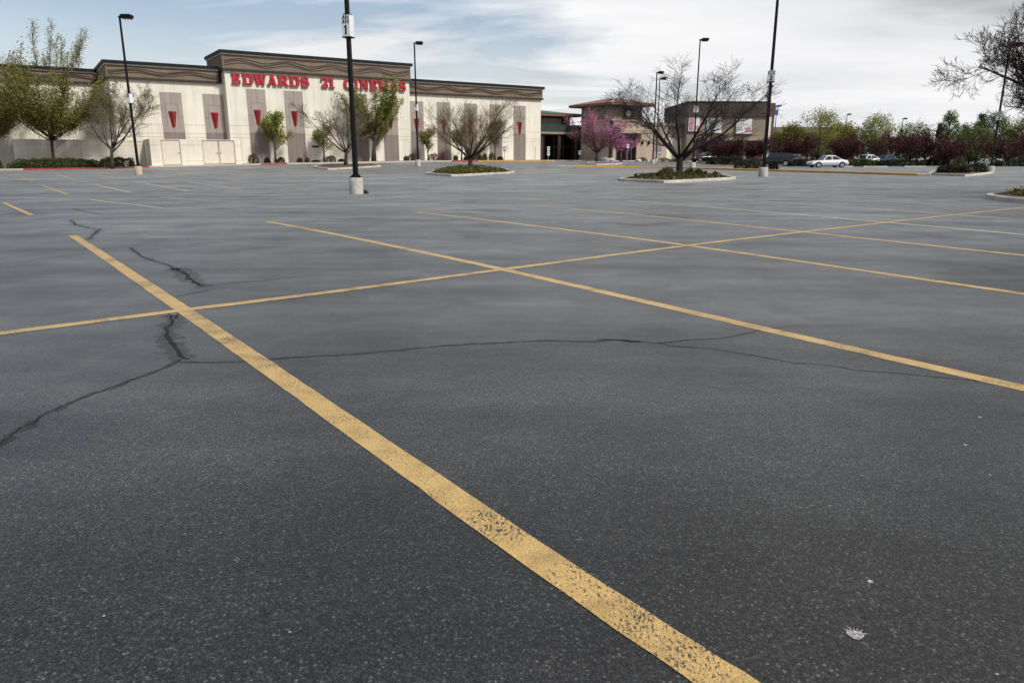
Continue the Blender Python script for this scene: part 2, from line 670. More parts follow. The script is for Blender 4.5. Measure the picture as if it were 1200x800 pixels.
# painted stall lines of the near double row
for pts in ([(85, 276), (212, 360.5), (400, 491), (600, 632), (730, 720), (853.5, 801), (890, 825)],
            [(311.5, 259.3), (440, 284), (587.6, 315), (900, 386.5), (1200, 455), (1290, 475.5)],
            [(488.5, 248.7), (640, 266.5), (807.5, 287.5), (1200, 344.5), (1290, 357.5)],
            [(625, 240.5), (942, 272), (1200, 299.5), (1290, 309)],
            [(732, 235), (1040, 260.8), (1200, 275), (1290, 283)],
            [(835, 231.5), (1122, 252), (1290, 264)],
            [(905, 228), (1190, 244.5), (1290, 250)]):
    near = pts[0][0] < 500
    strip('parking_stripe', smooth_line(gp(*pts)), .108, 'paint' if near else ('paint' if pts[0][0] < 640 else 'paint_old'), .0018, rp, .0012, .09, (.97, 1.03))
strip('parking_stripe', smooth_line(gp((-90, 402), (0, 391), (212, 364), (400, 341), (600, 314.5), (807, 287.5), (940, 272.3), (1040, 260.8), (1200, 243.2), (1215, 241.6))), .105, 'paint', .0034, rp, .0012, .12, (.97, 1.03))
# faded lines of the rows by the cinema
for a, b in (((4, 237.5), (37.5, 252.5)), ((105, 234), (191, 244)), ((195, 232.5), (285, 237.5)),
             ((49, 217.5), (79.5, 228)), ((109, 216), (154, 226)), ((164, 214), (221, 224.5)), ((216, 212.5), (284, 222.5)),
             ((265, 210.5), (345, 221)), ((332, 211.5), (400, 220)),
             ((22.5, 205.8), (38.8, 212.5)), ((65.5, 204), (87.5, 210.5)), ((112, 204), (136, 209)), ((167, 204), (190, 208)),
             ((190, 202), (224, 205.5))):
    strip('parking_stripe', gp(a, b), .11, 'paint' if a[0] < 50 else 'paint_old', .006)

rc = random.Random(5)
for pts, w in (([(207, 368), (203, 377), (199, 385), (196, 393), (199, 402), (207, 412), (212, 421)], .075),
               ([(212, 421), (195, 430), (170, 440), (150, 447), (120, 458), (90, 469), (50, 487), (15, 508), (0, 521), (-40, 540)], .026),
               ([(212, 424), (250, 425), (300, 423), (340, 419), (400, 416)], .022),
               ([(400, 416), (440, 413), (470, 410), (520, 405), (560, 403), (600, 401), (640, 399), (690, 400.5), (720, 398.5), (745, 400), (770, 402.5)], .018),
               ([(770, 402.5), (800, 399), (850, 396), (885, 388), (900, 385)], .016),
               ([(830, 408), (880, 416), (930, 425), (965, 427), (1000, 433), (1080, 440), (1170, 449)], .0105),
               ([(700, 398), (730, 398.5), (750, 400.5)], .028),
               ([(82, 258), (90, 264), (105, 267.5), (117, 268.5), (110, 275), (103, 281)], .07),
               ([(153, 290), (165, 300), (180, 306), (195, 310), (208, 316)], .04),
               ([(206, 315), (215, 320), (225, 327), (240, 336)], .11),
               ([(240, 334.5), (270, 332), (310, 329), (350, 324)], .016),
               ([(0, 310), (50, 303), (105, 297)], .018),
               ([(204, 348), (230, 343), (250, 339)], .018),
               ([(87, 245), (95, 247), (106, 249), (122, 252)], .06),
               ([(770, 401), (790, 406), (830, 408)], .012),
               ([(905, 385), (940, 381), (1000, 383)], .0095),
                              
               ([(700, 260), (725, 262), (760, 265)], .05)):
    far = pts[0][1] < 330
    heavy = w >= .04
    if heavy:                              # wide broken places: a dark ravelled band with a few strands
        strip('pavement_crack', gp(*pts), w * 1.5, 'crack_band', .0007, rc, w * .20, .10 if far else .03, (.5, 1.5))
        for k in range(2):
            qq = [(x + rc.gauss(0, w * .22), y + rc.gauss(0, w * .22)) for x, y in resample(gp(*pts), .3)]
            strip('pavement_crack', qq, w * .16, 'crack', .0013 + k * .0003, rc, w * .10, .06)
    else:
        strip('pavement_crack', gp(*pts), w * 1.25, 'crack_band', .0006, rc, w * .30, .12 if far else .035, (.3, 1.8))
        if w > .01:
            strip('pavement_crack', gp(*pts), w * .36, 'crack', .0011 + rc.random() * .0003, rc, max(w * .20, .004), .12 if far else .03)

# white splats and grit trodden into the tarmac
for u, v, r in ((1001, 742, .024), (1019.5, 680.5, .010), (1148, 488.5, .011), (1131, 521, .009), (1160, 556, .006), (553, 421, .009), (577, 414, .008), (692, 373, .009), (1168, 789, .005), (340, 740, .005), (122, 721, .005)):
    x, y, z = G(u, v)
    m = MB()
    k = 30
    ring = []
    for i in range(k):
        a = 2 * math.pi * i / k
        q = r * rc.uniform(.62, .86)
        ring.append((x + q * math.cos(a), y - r * .2 + q * .85 * math.sin(a), z + .0009))
    m.add([(x, y - r * .2, z + .001)] + ring, [(0, i + 1, (i + 1) % k + 1) for i in range(k)])
    for b in range(16 if r > .02 else 3):  # short rays thrown out to one side
        a = rc.uniform(-.2, 2.6)
        d0, d1, wd_ = r * rc.uniform(.5, .8), r * rc.uniform(.95, 1.5), r * rc.uniform(.02, .06)
        ca, sa = math.cos(a), math.sin(a)
        m.add([(x + ca * d - sa * w_, y - r * .2 + sa * d + ca * w_, z + .0011 + .00005 * b) for d, w_ in ((d0, wd_), (d0, -wd_), (d1, -wd_ * .3), (d1, wd_ * .3))], [(0, 1, 2, 3)])
    tag(m.build('pavement_splat', 'gum'), kind='structure')


# ------------------------------------------------------------------ kerbs, walks, islands
def kerb_prism(name, poly, h, mats, parent=None, inset=.16, fill_h=None):
    """raised kerb ring following a plan outline, with filled middle"""
    P = [Vector(p) for p in poly]
    c = sum(P, Vector((0, 0))) / len(P)
    if sum(P[i].x * P[(i + 1) % len(P)].y - P[(i + 1) % len(P)].x * P[i].y for i in range(len(P))) < 0:
        P.reverse()
    n = len(P)
    inner = []
    for i in range(n):
        a, b, d = P[i - 1], P[i], P[(i + 1) % n]
        e1 = (b - a).normalized()
        e2 = (d - b).normalized()
        nn = Vector((-(e1.y + e2.y), e1.x + e2.x))
        nn = nn.normalized() if nn.length > 1e-6 else Vector((-e1.y, e1.x))
        sc = 1 / max(.45, nn.dot(Vector((-e1.y, e1.x))))
        inner.append(b + nn * inset * sc)
    m = MB()
    vs = []
    for p in P:
        vs.append((p.x, p.y, g(p.x, p.y) - .1))
    for p, q in zip(P, inner):
        k = p + (q - p) * .12
        vs.append((p.x, p.y, g(p.x, p.y) + h - .025))
    for p, q in zip(P, inner):
        k = p + (q - p) * .15
        vs.append((k.x, k.y, g(p.x, p.y) + h))
    for q in inner:
        vs.append((q.x, q.y, g(q.x, q.y) + h))
    for q in inner:
        vs.append((q.x, q.y, g(q.x, q.y) + h - .12))
    fs = []
    for L in range(4):
        for i in range(n):
            j = (i + 1) % n
            fs.append((L * n + i, L * n + j, (L + 1) * n + j, (L + 1) * n + i))
    m.add(vs, fs)
    k = m.build('kerb', mats[0], parent)
    f = MB()
    fh = h - .03 if fill_h is None else fill_h
    f.add([(c.x, c.y, g(c.x, c.y) + fh + .03)] + [(q.x, q.y, g(q.x, q.y) + fh) for q in inner], [(0, i + 1, (i + 1) % n + 1) for i in range(n)])
    b = f.build('planting_bed', mats[1], parent)
    return k, b


def densify(poly, step=.6):
    return resample(list(poly) + [poly[0]], step)[:-1]


def island(label, uv, mats=('kerb', 'soil'), h=.14):
    P = gp(*uv)
    # round the corners
    Q = []
    for i in range(len(P)):
        a, b, d = Vector(P[i - 1]), Vector(P[i]), Vector(P[(i + 1) % len(P)])
        for k in (.22, .08):
            Q.append(tuple(b + (a - b) * k))
        for k in (.08, .22):
            Q.append(tuple(b + (d - b) * k))
    t = thing('traffic_island', label, 'traffic island')
    kerb_prism('traffic_island', densify(Q, .7), h, mats, t)
    return t, P


isl1, P1 = island('kerbed grass island under the wide bare tree before the cinema wall', [(497, 204.5), (532, 207.3), (604, 203.2), (592, 198.5), (518, 199.5)])
isl2, P2 = island('kerbed planting island of straggly shrubs around the large dark bare tree', [(722, 212), (783, 215), (864, 210.5), (846, 206.5), (745, 207.5)])
isl3, P3 = island('low kerbed bare-earth island behind the nearest lamp post', [(366, 196.7), (386, 199.3), (448, 195.6), (437, 192.6), (378, 193.6)])
isl4, P4 = island('kerbed grassy island cut by the edge of the frame', [(1152, 232.5), (1176, 236.5), (1290, 245), (1330, 226), (1192, 224.5)])
isl5, P5 = island('kerbed island with clipped dark bushes beside the tilted lamp post', [(1086, 205), (1135, 207.2), (1164, 203.6), (1150, 201), (1094, 202)])
isl6, P6 = island('small white kerbed island under the pink blossom tree', [(687, 192.5), (700, 193.6), (730, 192.6), (722, 191.2), (692, 191.2)])


def run_kerb(name, pts, width, h, mat, step=1.2, lift=0):
    """long kerb of even section laid on the ground"""
    P = resample(pts, step)
    vs, fs = [], []
    for i, p in enumerate(P):
        a, b = P[max(i - 1, 0)], P[min(i + 1, len(P) - 1)]
        d = Vector((b[0] - a[0], b[1] - a[1])).normalized()
        nx_, ny_ = -d.y, d.x
        for off, z in ((0, -.1), (0, h - .02), (.02, h), (width - .02, h), (width, h - .02), (width, -.1)):
            x, y = p[0] + nx_ * off, p[1] + ny_ * off
            vs.append((x, y, g(p[0], p[1]) + z + lift))
    for i in range(len(P) - 1):
        for k in range(5):
            a = i * 6 + k
            fs.append((a, a + 6, a + 7, a + 1))
    fs.append(tuple(range(6)))
    fs.append(tuple((len(P) - 1) * 6 + k for k in range(5, -1, -1)))
    m = MB()
    m.add(vs, fs)
    return tag(m.build(name, mat), kind='structure')


run_kerb('kerb', smooth_line(gp((672, 195.6), (760, 197), (800, 197.6), (880, 200.2), (960, 202.3), (1074, 206))), .7, .15, 'kerb_yel')
run_kerb('kerb', gp((1074, 206), (1090, 206.2)), .7, .13, 'kerb')
run_kerb('kerb', gp((640, 194.4), (672, 195.6)), .5, .10, 'kerb')


def walk(name, t0, t1, s0, s1, mat, dz=0.0, below=.4, step=1.5):
    n = max(1, int((t1 - t0) / step))
    vs, fs = [], []
    for i in range(n + 1):
        t = t0 + (t1 - t0) * i / n
        z = Bz(t) + dz
        for s, zz in ((s1, z - below), (s1, z), (s0, z), (s0, z - below)):
            x, y = W(t, s)
            vs.append((x, y, zz))
    for i in range(n):
        for k in range(3):
            a = i * 4 + k
            fs.append((a, a + 4, a + 5, a + 1))
    fs += [(0, 1, 2, 3), (n * 4 + 3, n * 4 + 2, n * 4 + 1, n * 4)]
    m = MB()
    m.add(vs, fs)
    return tag(m.build(name, mat), kind='structure')


walk('sidewalk', 2.0, 62, -12, 5.6, 'walk', .0)
walk('sidewalk', 62, 84, -4, 6.2, 'walk', -.004)
walk('planting_bed', -8.6, 1.98, -.2, 5.2, 'soil', -.03)
for t0, t1, mt in ((-12, -8.2, 'kerb'), (-8.19, 1.99, 'kerb_red')):
    walk('kerb', t0, t1, 5.21, 5.45, mt, .005)
for t0, t1, mt in ((12.6, 15.2, 'kerb_red'), (35.2, 38.6, 'kerb_red'), (38.7, 50.0, 'kerb_yel')):
    walk('kerb', t0, t1, 5.605, 5.8, mt, .01)
walk('planting_bed', 11.2, 52, 1.45, 3.4, 'soil', .02)


# ------------------------------------------------------------------ the cinema
cin = thing('cinema_building', 'long cream cinema building with brown wave band and red sconces', 'cinema', (*W(0, 0), 0), ROT)
m = MB()
m.box(0, 10.75, 0, 34, -1, 8.45)
m.box(10.75, 31.95, -1.2, 34, -1, 9.72)
m.box(31.95, 52.27, 0, 34, -1, 8.45)
m.box(-30, 0, 8, 34, -1, 8.45)
for x0, x1, y in ((.05, 4.4, 0), (6.55, 8.58, 0), (10.76, 12.75, -1.2), (14.85, 16.75, -1.2), (18.9, 24.45, -1.2), (26.5, 28.35, -1.2), (30.35, 31.9, -1.2),
                  (34.4, 36.2, 0), (38.2, 40.1, 0), (42.15, 43.95, 0), (46, 47.75, 0), (49.8, 52.2, 0)):
    for z in (2.95, 3.32, 4.2):
        m.box(x0, x1, y - .012, y + .01, z, z + .03, 1)
    m.box((x0 + x1) / 2 - .012, (x0 + x1) / 2 + .012, y - .010, y + .01, .2, 2.94, 1)
jm = simple('wall_reveal', (.42, .36, .29), .85)
m.build('wall', ['cream', jm], cin)


def bands(x0, x1, yf, yb, zb, left, right, top):
    """brown band, dark line, white line and black coping with returns; (z values: bottom of band ... top)"""
    z0, z1, z2, z3, z4 = zb, zb + .22, top - .42, top - .30, top

    def slab(za, zc, out):
        q = MB()
        q.box(x0 - (out if left else 0), x1 + (out if right else 0), yf - out, yb, za, zc)
        return q
    slab(z1, z2, .16).build('fascia', 'fascia', cin)
    slab(z0, z1, .26).build('band_trim', 'wave', cin)
    slab(z2, z3, .24).build('white_trim', 'white_trim', cin)
    slab(z3, z4, .38).build('coping', 'coping', cin)
    q = MB()
    hh = z2 - z1
    per = 5.0
    for j, (fr, am, th, ph) in enumerate(((.30, .26, .045, 0), (.46, .30, .055, .35), (.62, .26, .045, .0), (.88, .04, .03, .5))):
        k = int((x1 - x0) / .25)
        for i in range(k):
            xa, xb = x0 + (x1 - x0) * i / k, x0 + (x1 - x0) * (i + 1) / k

            def zz(x):
                c = ((x + ph * .6) / per) % 1.0
                c = 1 - abs(2 * c - 1)
                return z1 + hh * (fr + am * (c * c * (3 - 2 * c) - .5))
            y = yf - .16
            a, b = zz(xa), zz(xb)
            q.slant([(xa, y - .02 - .003 * j, a - th), (xb, y - .02 - .003 * j, b - th), (xb, y + .01, b - th), (xa, y + .01, a - th),
                     (xa, y - .02 - .003 * j, a + th), (xb, y - .02 - .003 * j, b + th), (xb, y + .01, b + th), (xa, y + .01, a + th)])
    q.build('wave_trim', 'wave', cin)


bands(0, 10.37, 0, 16, 8.45, True, False, 10.15)
bands(10.75, 31.95, -1.2, 6.0, 9.72, True, True, 11.72)
bands(32.33, 52.27, 0, 8.6, 8.45, False, True, 10.15)
bands(-30, -.4, 8, 16, 8.45, True, False, 9.98)


def panel(x0, x1, y, zbot, ztop, split=3.5, glass=False):
    q = MB()
    q.box(x0, x1, y - .035, y + .02, max(split, zbot), ztop)
    p = q.build('wall_panel', 'panel_hi', cin)
    xm = (x0 + x1) / 2
    zc = 5.2 if y > -1 else 5.55
    j = MB()
    yj = y - .038
    for a, b, c, d in ((xm - .02, xm + .02, zc + 1.05, ztop), (x0, xm - .62, zc - .28, zc - .24), (xm + .62, x1, zc - .28, zc - .24),
                       (xm - .62, xm + .62, zc + 1.01, zc + 1.05), (xm - .62, xm - .58, zc - 1.25, zc + 1.01), (xm + .58, xm + .62, zc - 1.25, zc + 1.01)):
        j.box(a, b, yj, yj + .02, c, d)
    if zbot < split:
        j.box(xm - .02, xm + .02, yj - .004, yj + .016, zbot, zc - 1.3)
    j.build('joint', 'joint', p)
    q = MB()
    q.box(x0, x1, y - .031, y + .02, zbot, split)
    q.build('wall_panel', 'panel_lo', cin)
    # tapered red wall sconce with a ridge down its middle
    s = MB()
    yb = y - .045
    zt, zb_ = zc + .28, zc - 1.22
    s.add([(xm - .40, yb, zt), (xm, yb - .50, zt - .03), (xm + .40, yb, zt), (xm + .16, yb, zb_), (xm, yb - .16, zb_ + .02), (xm - .16, yb, zb_),
           (xm - .36, yb, zt + .05), (xm, yb - .30, zt + .04), (xm + .36, yb, zt + .05)],
          [(5, 4, 1, 0), (4, 3, 2, 1), (0, 1, 7, 6), (1, 2, 8, 7), (6, 7, 8), (3, 4, 5), (0, 6, 8, 2, 3, 5)])
    s.build('wall_sconce', 'red', cin)


for a, b in ((4.45, 6.52), (8.6, 10.66)):
    panel(a, b, 0, 2.0, 7.38, 3.45)
for a, b in ((12.80, 14.80), (16.80, 18.87), (24.5, 26.45), (28.4, 30.3)):
    panel(a, b, -1.2, -.5, 8.0, 3.52)
for a in (32.4, 36.22, 40.15, 44.0, 47.8):
    panel(a, a + 1.95, 0, -.5, 7.6, 4.0)
q = MB()
q.box(19.55, 20.4, -1.26, -1.21, 2.02, 2.2)
q.build('wall_vent', 'coping', cin)
q = MB()
q.box(-30, 52.2, 9, 33.8, 8.5, 8.6)
q.build('roof', 'concrete', cin)

# roof-line sign
def glyph(mbd, ch, x0, x1, z0, z1, yf, depth):
    w, h = x1 - x0, z1 - z0
    lay = [0]

    def P(p):
        return (x0 + p[0] * w, z0 + p[1] * h)

    def put(poly):
        yk = yf - .003 * lay[0]
        lay[0] += 1
        Q = [P(p) for p in poly]
        ar = sum(Q[i][0] * Q[(i + 1) % len(Q)][1] - Q[(i + 1) % len(Q)][0] * Q[i][1] for i in range(len(Q)))
        if ar < 0:
            Q.reverse()
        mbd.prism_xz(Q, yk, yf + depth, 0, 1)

    def rect(a, b, c, d):
        put([(a, c), (b, c), (b, d), (a, d)])

    def line(a, b, t):                      # slanted stroke with level ends
        put([(a[0] - t / 2, a[1]), (a[0] + t / 2, a[1]), (b[0] + t / 2, b[1]), (b[0] - t / 2, b[1])])

    def curve(pts, ws):
        Pp = [Vector((p[0] * w, p[1] * h)) for p in pts]
        Wd = list(ws)
        for _ in range(2):
            Q, V = [Pp[0]], [Wd[0]]
            for i in range(len(Pp) - 1):
                a, b = Pp[i], Pp[i + 1]
                Q += [a * .75 + b * .25, a * .25 + b * .75]
                V += [Wd[i] * .75 + Wd[i + 1] * .25, Wd[i] * .25 + Wd[i + 1] * .75]
            Q.append(Pp[-1])
            V.append(Wd[-1])
            Pp, Wd = Q, V
        yk = yf - .003 * lay[0]
        lay[0] += 1
        vs, n = [], len(Pp)
        for i, p in enumerate(Pp):
            d = (Pp[min(i + 1, n - 1)] - Pp[max(i - 1, 0)]).normalized()
            o = Vector((-d.y, d.x)) * Wd[i] * h / 2
            for y in (yk, yf + depth):
                vs.append((x0 + p.x + o.x, y, z0 + p.y + o.y))
                vs.append((x0 + p.x - o.x, y, z0 + p.y - o.y))
        fr, sd = [], []
        for i in range(n - 1):
            a, b = 4 * i, 4 * i + 4
            fr.append((a, a + 1, b + 1, b))
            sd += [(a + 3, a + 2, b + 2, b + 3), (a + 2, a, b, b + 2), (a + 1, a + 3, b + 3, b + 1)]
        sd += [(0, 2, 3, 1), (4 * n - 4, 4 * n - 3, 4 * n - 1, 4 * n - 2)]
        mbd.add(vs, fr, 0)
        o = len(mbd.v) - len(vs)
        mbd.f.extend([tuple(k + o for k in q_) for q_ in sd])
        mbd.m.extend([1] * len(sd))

    if ch == 'E':
        rect(.10, .40, 0, 1); rect(0, .92, 0, .15); rect(0, .90, .85, 1); rect(.4, .68, .43, .57); rect(.60, .72, .33, .67); rect(.74, .94, .1, .36); rect(.72, .92, .64, .92)
    elif ch == 'D':
        rect(.10, .38, 0, 1); rect(0, .3, 0, .13); rect(0, .3, .87, 1)
        curve([(.3, .94), (.55, .94), (.86, .85), (.86, .5), (.86, .15), (.55, .06), (.3, .06)], [.13, .13, .26, .34, .26, .13, .13])
    elif ch == 'W':
        line((.34, 0), (.15, 1), .24); line((.34, 0), (.53, .9), .12); line((.72, 0), (.53, 1), .24); line((.72, 0), (.90, 1), .11)
        rect(0, .36, .88, 1); rect(.40, .66, .88, .99); rect(.78, 1.0, .88, 1)
    elif ch == 'A':
        line((.14, 0), (.50, 1), .13); line((.80, 0), (.50, 1), .28); rect(.27, .7, .24, .36); rect(0, .34, 0, .12); rect(.58, 1, 0, .12)
    elif ch == 'R':
        rect(.10, .38, 0, 1); rect(0, .48, 0, .12); rect(0, .3, .87, 1)
        curve([(.3, .94), (.55, .94), (.80, .88), (.80, .72), (.76, .5), (.5, .48), (.3, .48)], [.12, .12, .24, .30, .22, .12, .12])
        line((.84, 0), (.56, .5), .27); rect(.72, 1, 0, .12)
    elif ch == 'S':
        curve([(.84, .70), (.80, .90), (.50, .98), (.16, .90), (.14, .66), (.5, .54), (.88, .44), (.86, .14), (.52, .02), (.16, .08), (.10, .32)],
              [.10, .13, .15, .2, .26, .30, .26, .2, .15, .13, .10])
        rect(.76, .90, .62, 1.0); rect(.06, .20, 0, .38)
    elif ch == '2':
        curve([(.12, .66), (.16, .90), (.5, 1.0), (.86, .9), (.84, .62), (.50, .36), (.14, .14)], [.26, .2, .14, .24, .30, .22, .16])
        rect(.08, .94, 0, .2); rect(.80, .96, .12, .36)
    elif ch == '1':
        rect(.30, .72, 0, 1); rect(.04, .4, .76, .92); rect(.04, .98, 0, .13)
    elif ch == 'C':
        curve([(.86, .66), (.80, .92), (.48, .98), (.12, .84), (.12, .5), (.12, .16), (.48, .02), (.80, .08), (.90, .34)], [.12, .13, .14, .26, .32, .26, .14, .12, .1])
        rect(.78, .92, .60, 1.0)
    elif ch == 'I':
        rect(.26, .74, 0, 1); rect(0, 1, 0, .13); rect(0, 1, .87, 1)
    elif ch == 'N':
        rect(.12, .24, 0, 1); rect(.76, .88, 0, 1); line((.80, 0), (.20, 1), .28); rect(0, .36, 0, .12); rect(.62, 1, .88, 1); rect(0, .3, .88, 1)
    elif ch == 'M':
        rect(.10, .21, 0, 1); rect(.72, .92, 0, 1); line((.48, .08), (.20, 1), .24); line((.48, .08), (.80, 1), .11); rect(0, .32, 0, .12); rect(.64, 1, 0, .12); rect(0, .3, .88, 1); rect(.74, 1, .88, 1)


sign = thing('cinema_sign', 'red slab-serif letters spelling EDWARDS 21 CINEMAS across the raised wall', 'sign', (*W(0, 1.24), 0), ROT)
word = [('E', 11.38, 12.32), ('D', 12.48, 13.60), ('W', 13.66, 15.00), ('A', 15.06, 16.10), ('R', 16.20, 17.36), ('D', 17.46, 18.60), ('S', 18.74, 19.66),
        ('2', 21.00, 21.84), ('1', 21.92, 22.60),
        ('C', 23.74, 24.78), ('I', 24.92, 25.48), ('N', 25.60, 26.72), ('E', 26.84, 27.82), ('M', 27.92, 29.20), ('A', 29.32, 30.40), ('S', 30.52, 31.42)]
for ch, a, b in word:
    q = MB()
    zb = 8.42 + .006 * (a - 11)
    glyph(q, ch, a, b, zb - .01, zb + 1.09, -.19, .18)
    q.build('letter', ['red_letter', 'red_dark'], sign)

# block screen wall and gated enclosure at the foot of the wall
sw = thing('screen_wall', 'low cream block wall behind the clipped hedges left of the gates', 'wall', (*W(0, 0), 0), ROT)
q = MB()
q.box(-8.7, 2.38, -.75, -.50, -1, 2.5)
q.box(-8.7, -8.45, -.5, 8, -1, 2.5)
for z in (1.05, 2.05):
    q.box(-8.6, 2.3, -.756, -.74, z, z + .02, 1)
for x in (-6, -3.2, -.4):
    q.box(x, x + .02, -.757, -.74, -.5, 2.45, 1)
q.build('wall', ['cream2', jm], sw)
q = MB()
q.box(-8.74, 2.38, -.79, -.46, 2.5, 2.6)
q.box(-8.74, -8.41, -.46, 8, 2.5, 2.6)
q.build('cap', 'cream', sw)

en = thing('gated_enclosure', 'low cream walled enclosure with metal service gates against the cinema', 'enclosure', (*W(0, 0), 0), ROT)
q = MB()
q.box(2.40, 3.4, -4.5, -4.25, -1, 2.66)
q.box(5.15, 7.2, -4.5, -4.25, -1, 2.66)
q.box(10.34, 10.95, -4.5, -4.25, -1, 2.66)
q.box(3.4, 5.15, -4.5, -4.25, 2.60, 2.66)
q.box(7.2, 10.34, -4.5, -4.25, 2.60, 2.66)
q.box(2.40, 2.65, -4.25, -.02, -1, 2.66)
q.box(10.70, 10.95, -4.25, -1.22, -1, 2.66)
for x0, x1 in ((2.42, 3.38), (5.2, 7.15), (10.36, 10.93)):
    for z in (.55, 2.1):
        q.box(x0, x1, -4.51, -4.49, z, z + .025, 1)
q.build('wall', ['cream', jm], en)


def gate(x0, x1, knob):
    q = MB()
    zb = Bz((x0 + x1) / 2)
    q.box(x0, x1, -4.43, -4.37, zb + .06, 2.58)
    gt = q.build('gate', 'gate', en)
    k = MB()
    for a, b, c, d in ((x0, x0 + .05, zb + .06, 2.58), (x1 - .05, x1, zb + .06, 2.58), (x0 + .05, x1 - .05, zb + .06, zb + .11), (x0 + .05, x1 - .05, 2.53, 2.58)):
        k.box(a, b, -4.455, -4.432, c, d)
    k.build('gate_frame', 'tan', gt)
    k = MB()
    k.box(knob - .05, knob + .05, -4.49, -4.433, 1.30, 1.42)
    k.build('handle', 'galv', gt)


gate(3.42, 5.13, 4.98)
gate(7.22, 8.75, 8.62)
gate(8.80, 10.32, 8.94)

# ------------------------------------------------------------------ plaza buildings right of the cinema
TW = W(62.33, 3.30)
tb = thing('clock_tower', 'stone clad clock tower with overhanging red tiled hip roof', 'tower', (*TW, 0), ROT)
q = MB()
q.box(0, 5.6, 0, 7.0, 6.1, 7.95)
q.build('wall', 'stone', tb)
q = MB()
q.box(-.12, 5.72, -.12, 7.12, 5.88, 6.1)
q.build('cornice', 'tan', tb)
q = MB()
q.box(.02, 5.58, .02, 6.98, -.5, 5.88)
q.build('base_wall', 'tan', tb)
q = MB()
q.box(-.03, .28, -.03, .5, -.5, 5.86)
q.build('corner_pier', 'dark_wall', tb)


def hip(par, x0, x1, y0, y1, z, h, over, tile='tile_red', fas='fascia_red', th=.34):
    q = MB()
    q.box(x0 - over, x1 + over, y0 - over, y1 + over, z, z + .04)
    q.build('soffit', 'soffit', par)
    q = MB()
    q.box(x0 - over, x1 + over, y0 - over, y1 + over, z + .04, z + th)
    q.build('fascia', fas, par)
    a, b, c, d = x0 - over - .05, x1 + over + .05, y0 - over - .05, y1 + over + .05
    zz = z + th
    xm = (a + b) / 2
    ym = (c + d) / 2
    hx, hy = (b - a) / 2, (d - c) / 2
    k = min(hx, hy)
    r = [(xm - (hx - k) - .02, ym - (hy - k) - .02), (xm + (hx - k) + .02, ym + (hy - k) + .02)]
    q = MB()
    q.add([(a, c, zz), (b, c, zz), (b, d, zz), (a, d, zz), (r[0][0], r[0][1], zz + h), (r[1][0], r[1][1], zz + h)],
          [(0, 1, 5, 4) if hx >= hy else (0, 1, 4), (1, 2, 5) if hx >= hy else (1, 2, 5, 4), (2, 3, 4, 5) if hx >= hy else (2, 3, 5), (3, 0, 4) if hx >= hy else (3, 0, 4, 5), (0, 3, 2, 1)])
    rf = q.build('roof', tile, par)
    q = MB()
    for (px, py), (qx, qy) in (((a, c), r[0]), ((b, c), r[1] if hx >= hy else r[0]), ((b, d), r[1]), ((a, d), r[0] if hx >= hy else r[1])):
        q.tube([(px, py, zz + .02), (qx, qy, zz + h + .02)], .07, 5)
    q.build('ridge_cap', 'white_trim', rf)


hip(tb, 0, 5.6, 0, 7.0, 7.95, .95, 1.35)
q = MB()
q.box(1.95, 3.85, -.10, -.003, 6.12, 7.75)
ck = q.build('clock_frame', 'soffit', tb)
q = MB()
q.cyl_y(2.9, 6.93, .46, -.16, -.103, 28)
fc = q.build('clock_face', simple('clock_ivory', (.50, .46, .34), .5), ck)
q = MB()
for a, L, wd in ((R(60), .24, .04), (R(150), .36, .03)):
    dx, dz = math.cos(a), math.sin(a)
    q.slant([(2.9 - dz * wd, -.18, 6.93 + dx * wd), (2.9 + dz * wd, -.18, 6.93 - dx * wd), (2.9 + dz * wd, -.165, 6.93 - dx * wd), (2.9 - dz * wd, -.165, 6.93 + dx * wd),
             (2.9 - dz * wd * .4 + dx * L, -.18, 6.93 + dx * wd * .4 + dz * L), (2.9 + dz * wd * .4 + dx * L, -.18, 6.93 - dx * wd * .4 + dz * L),
             (2.9 + dz * wd * .4 + dx * L, -.165, 6.93 - dx * wd * .4 + dz * L), (2.9 - dz * wd * .4 + dx * L, -.165, 6.93 + dx * wd * .4 + dz * L)])
q.build('clock_hand', 'black', fc)
q = MB()
q.box(.9, 4.75, -.03, .03, -.4, 4.12)
dr = q.build('entrance', 'dark_glass', tb)
q = MB()
for x in (.9, 1.85, 2.78, 3.72, 4.67):
    q.box(x, x + .08, -.07, -.033, -.4, 4.12)
q.box(.98, 4.67, -.068, -.033, 2.35, 2.5)
q.build('door_frame', 'fascia_red', dr)
q = MB()
q.box(.75, 5.9, -1.1, -.04, 4.2, 4.62)
q.build('canopy', 'tan', tb)
for x in (.9, 2.2, 3.5, 4.8):
    q = MB()
    q.box(x, x + .16, -.035, .0, 5.0, 5.16)
    q.build('wall_stud', 'soffit', tb)

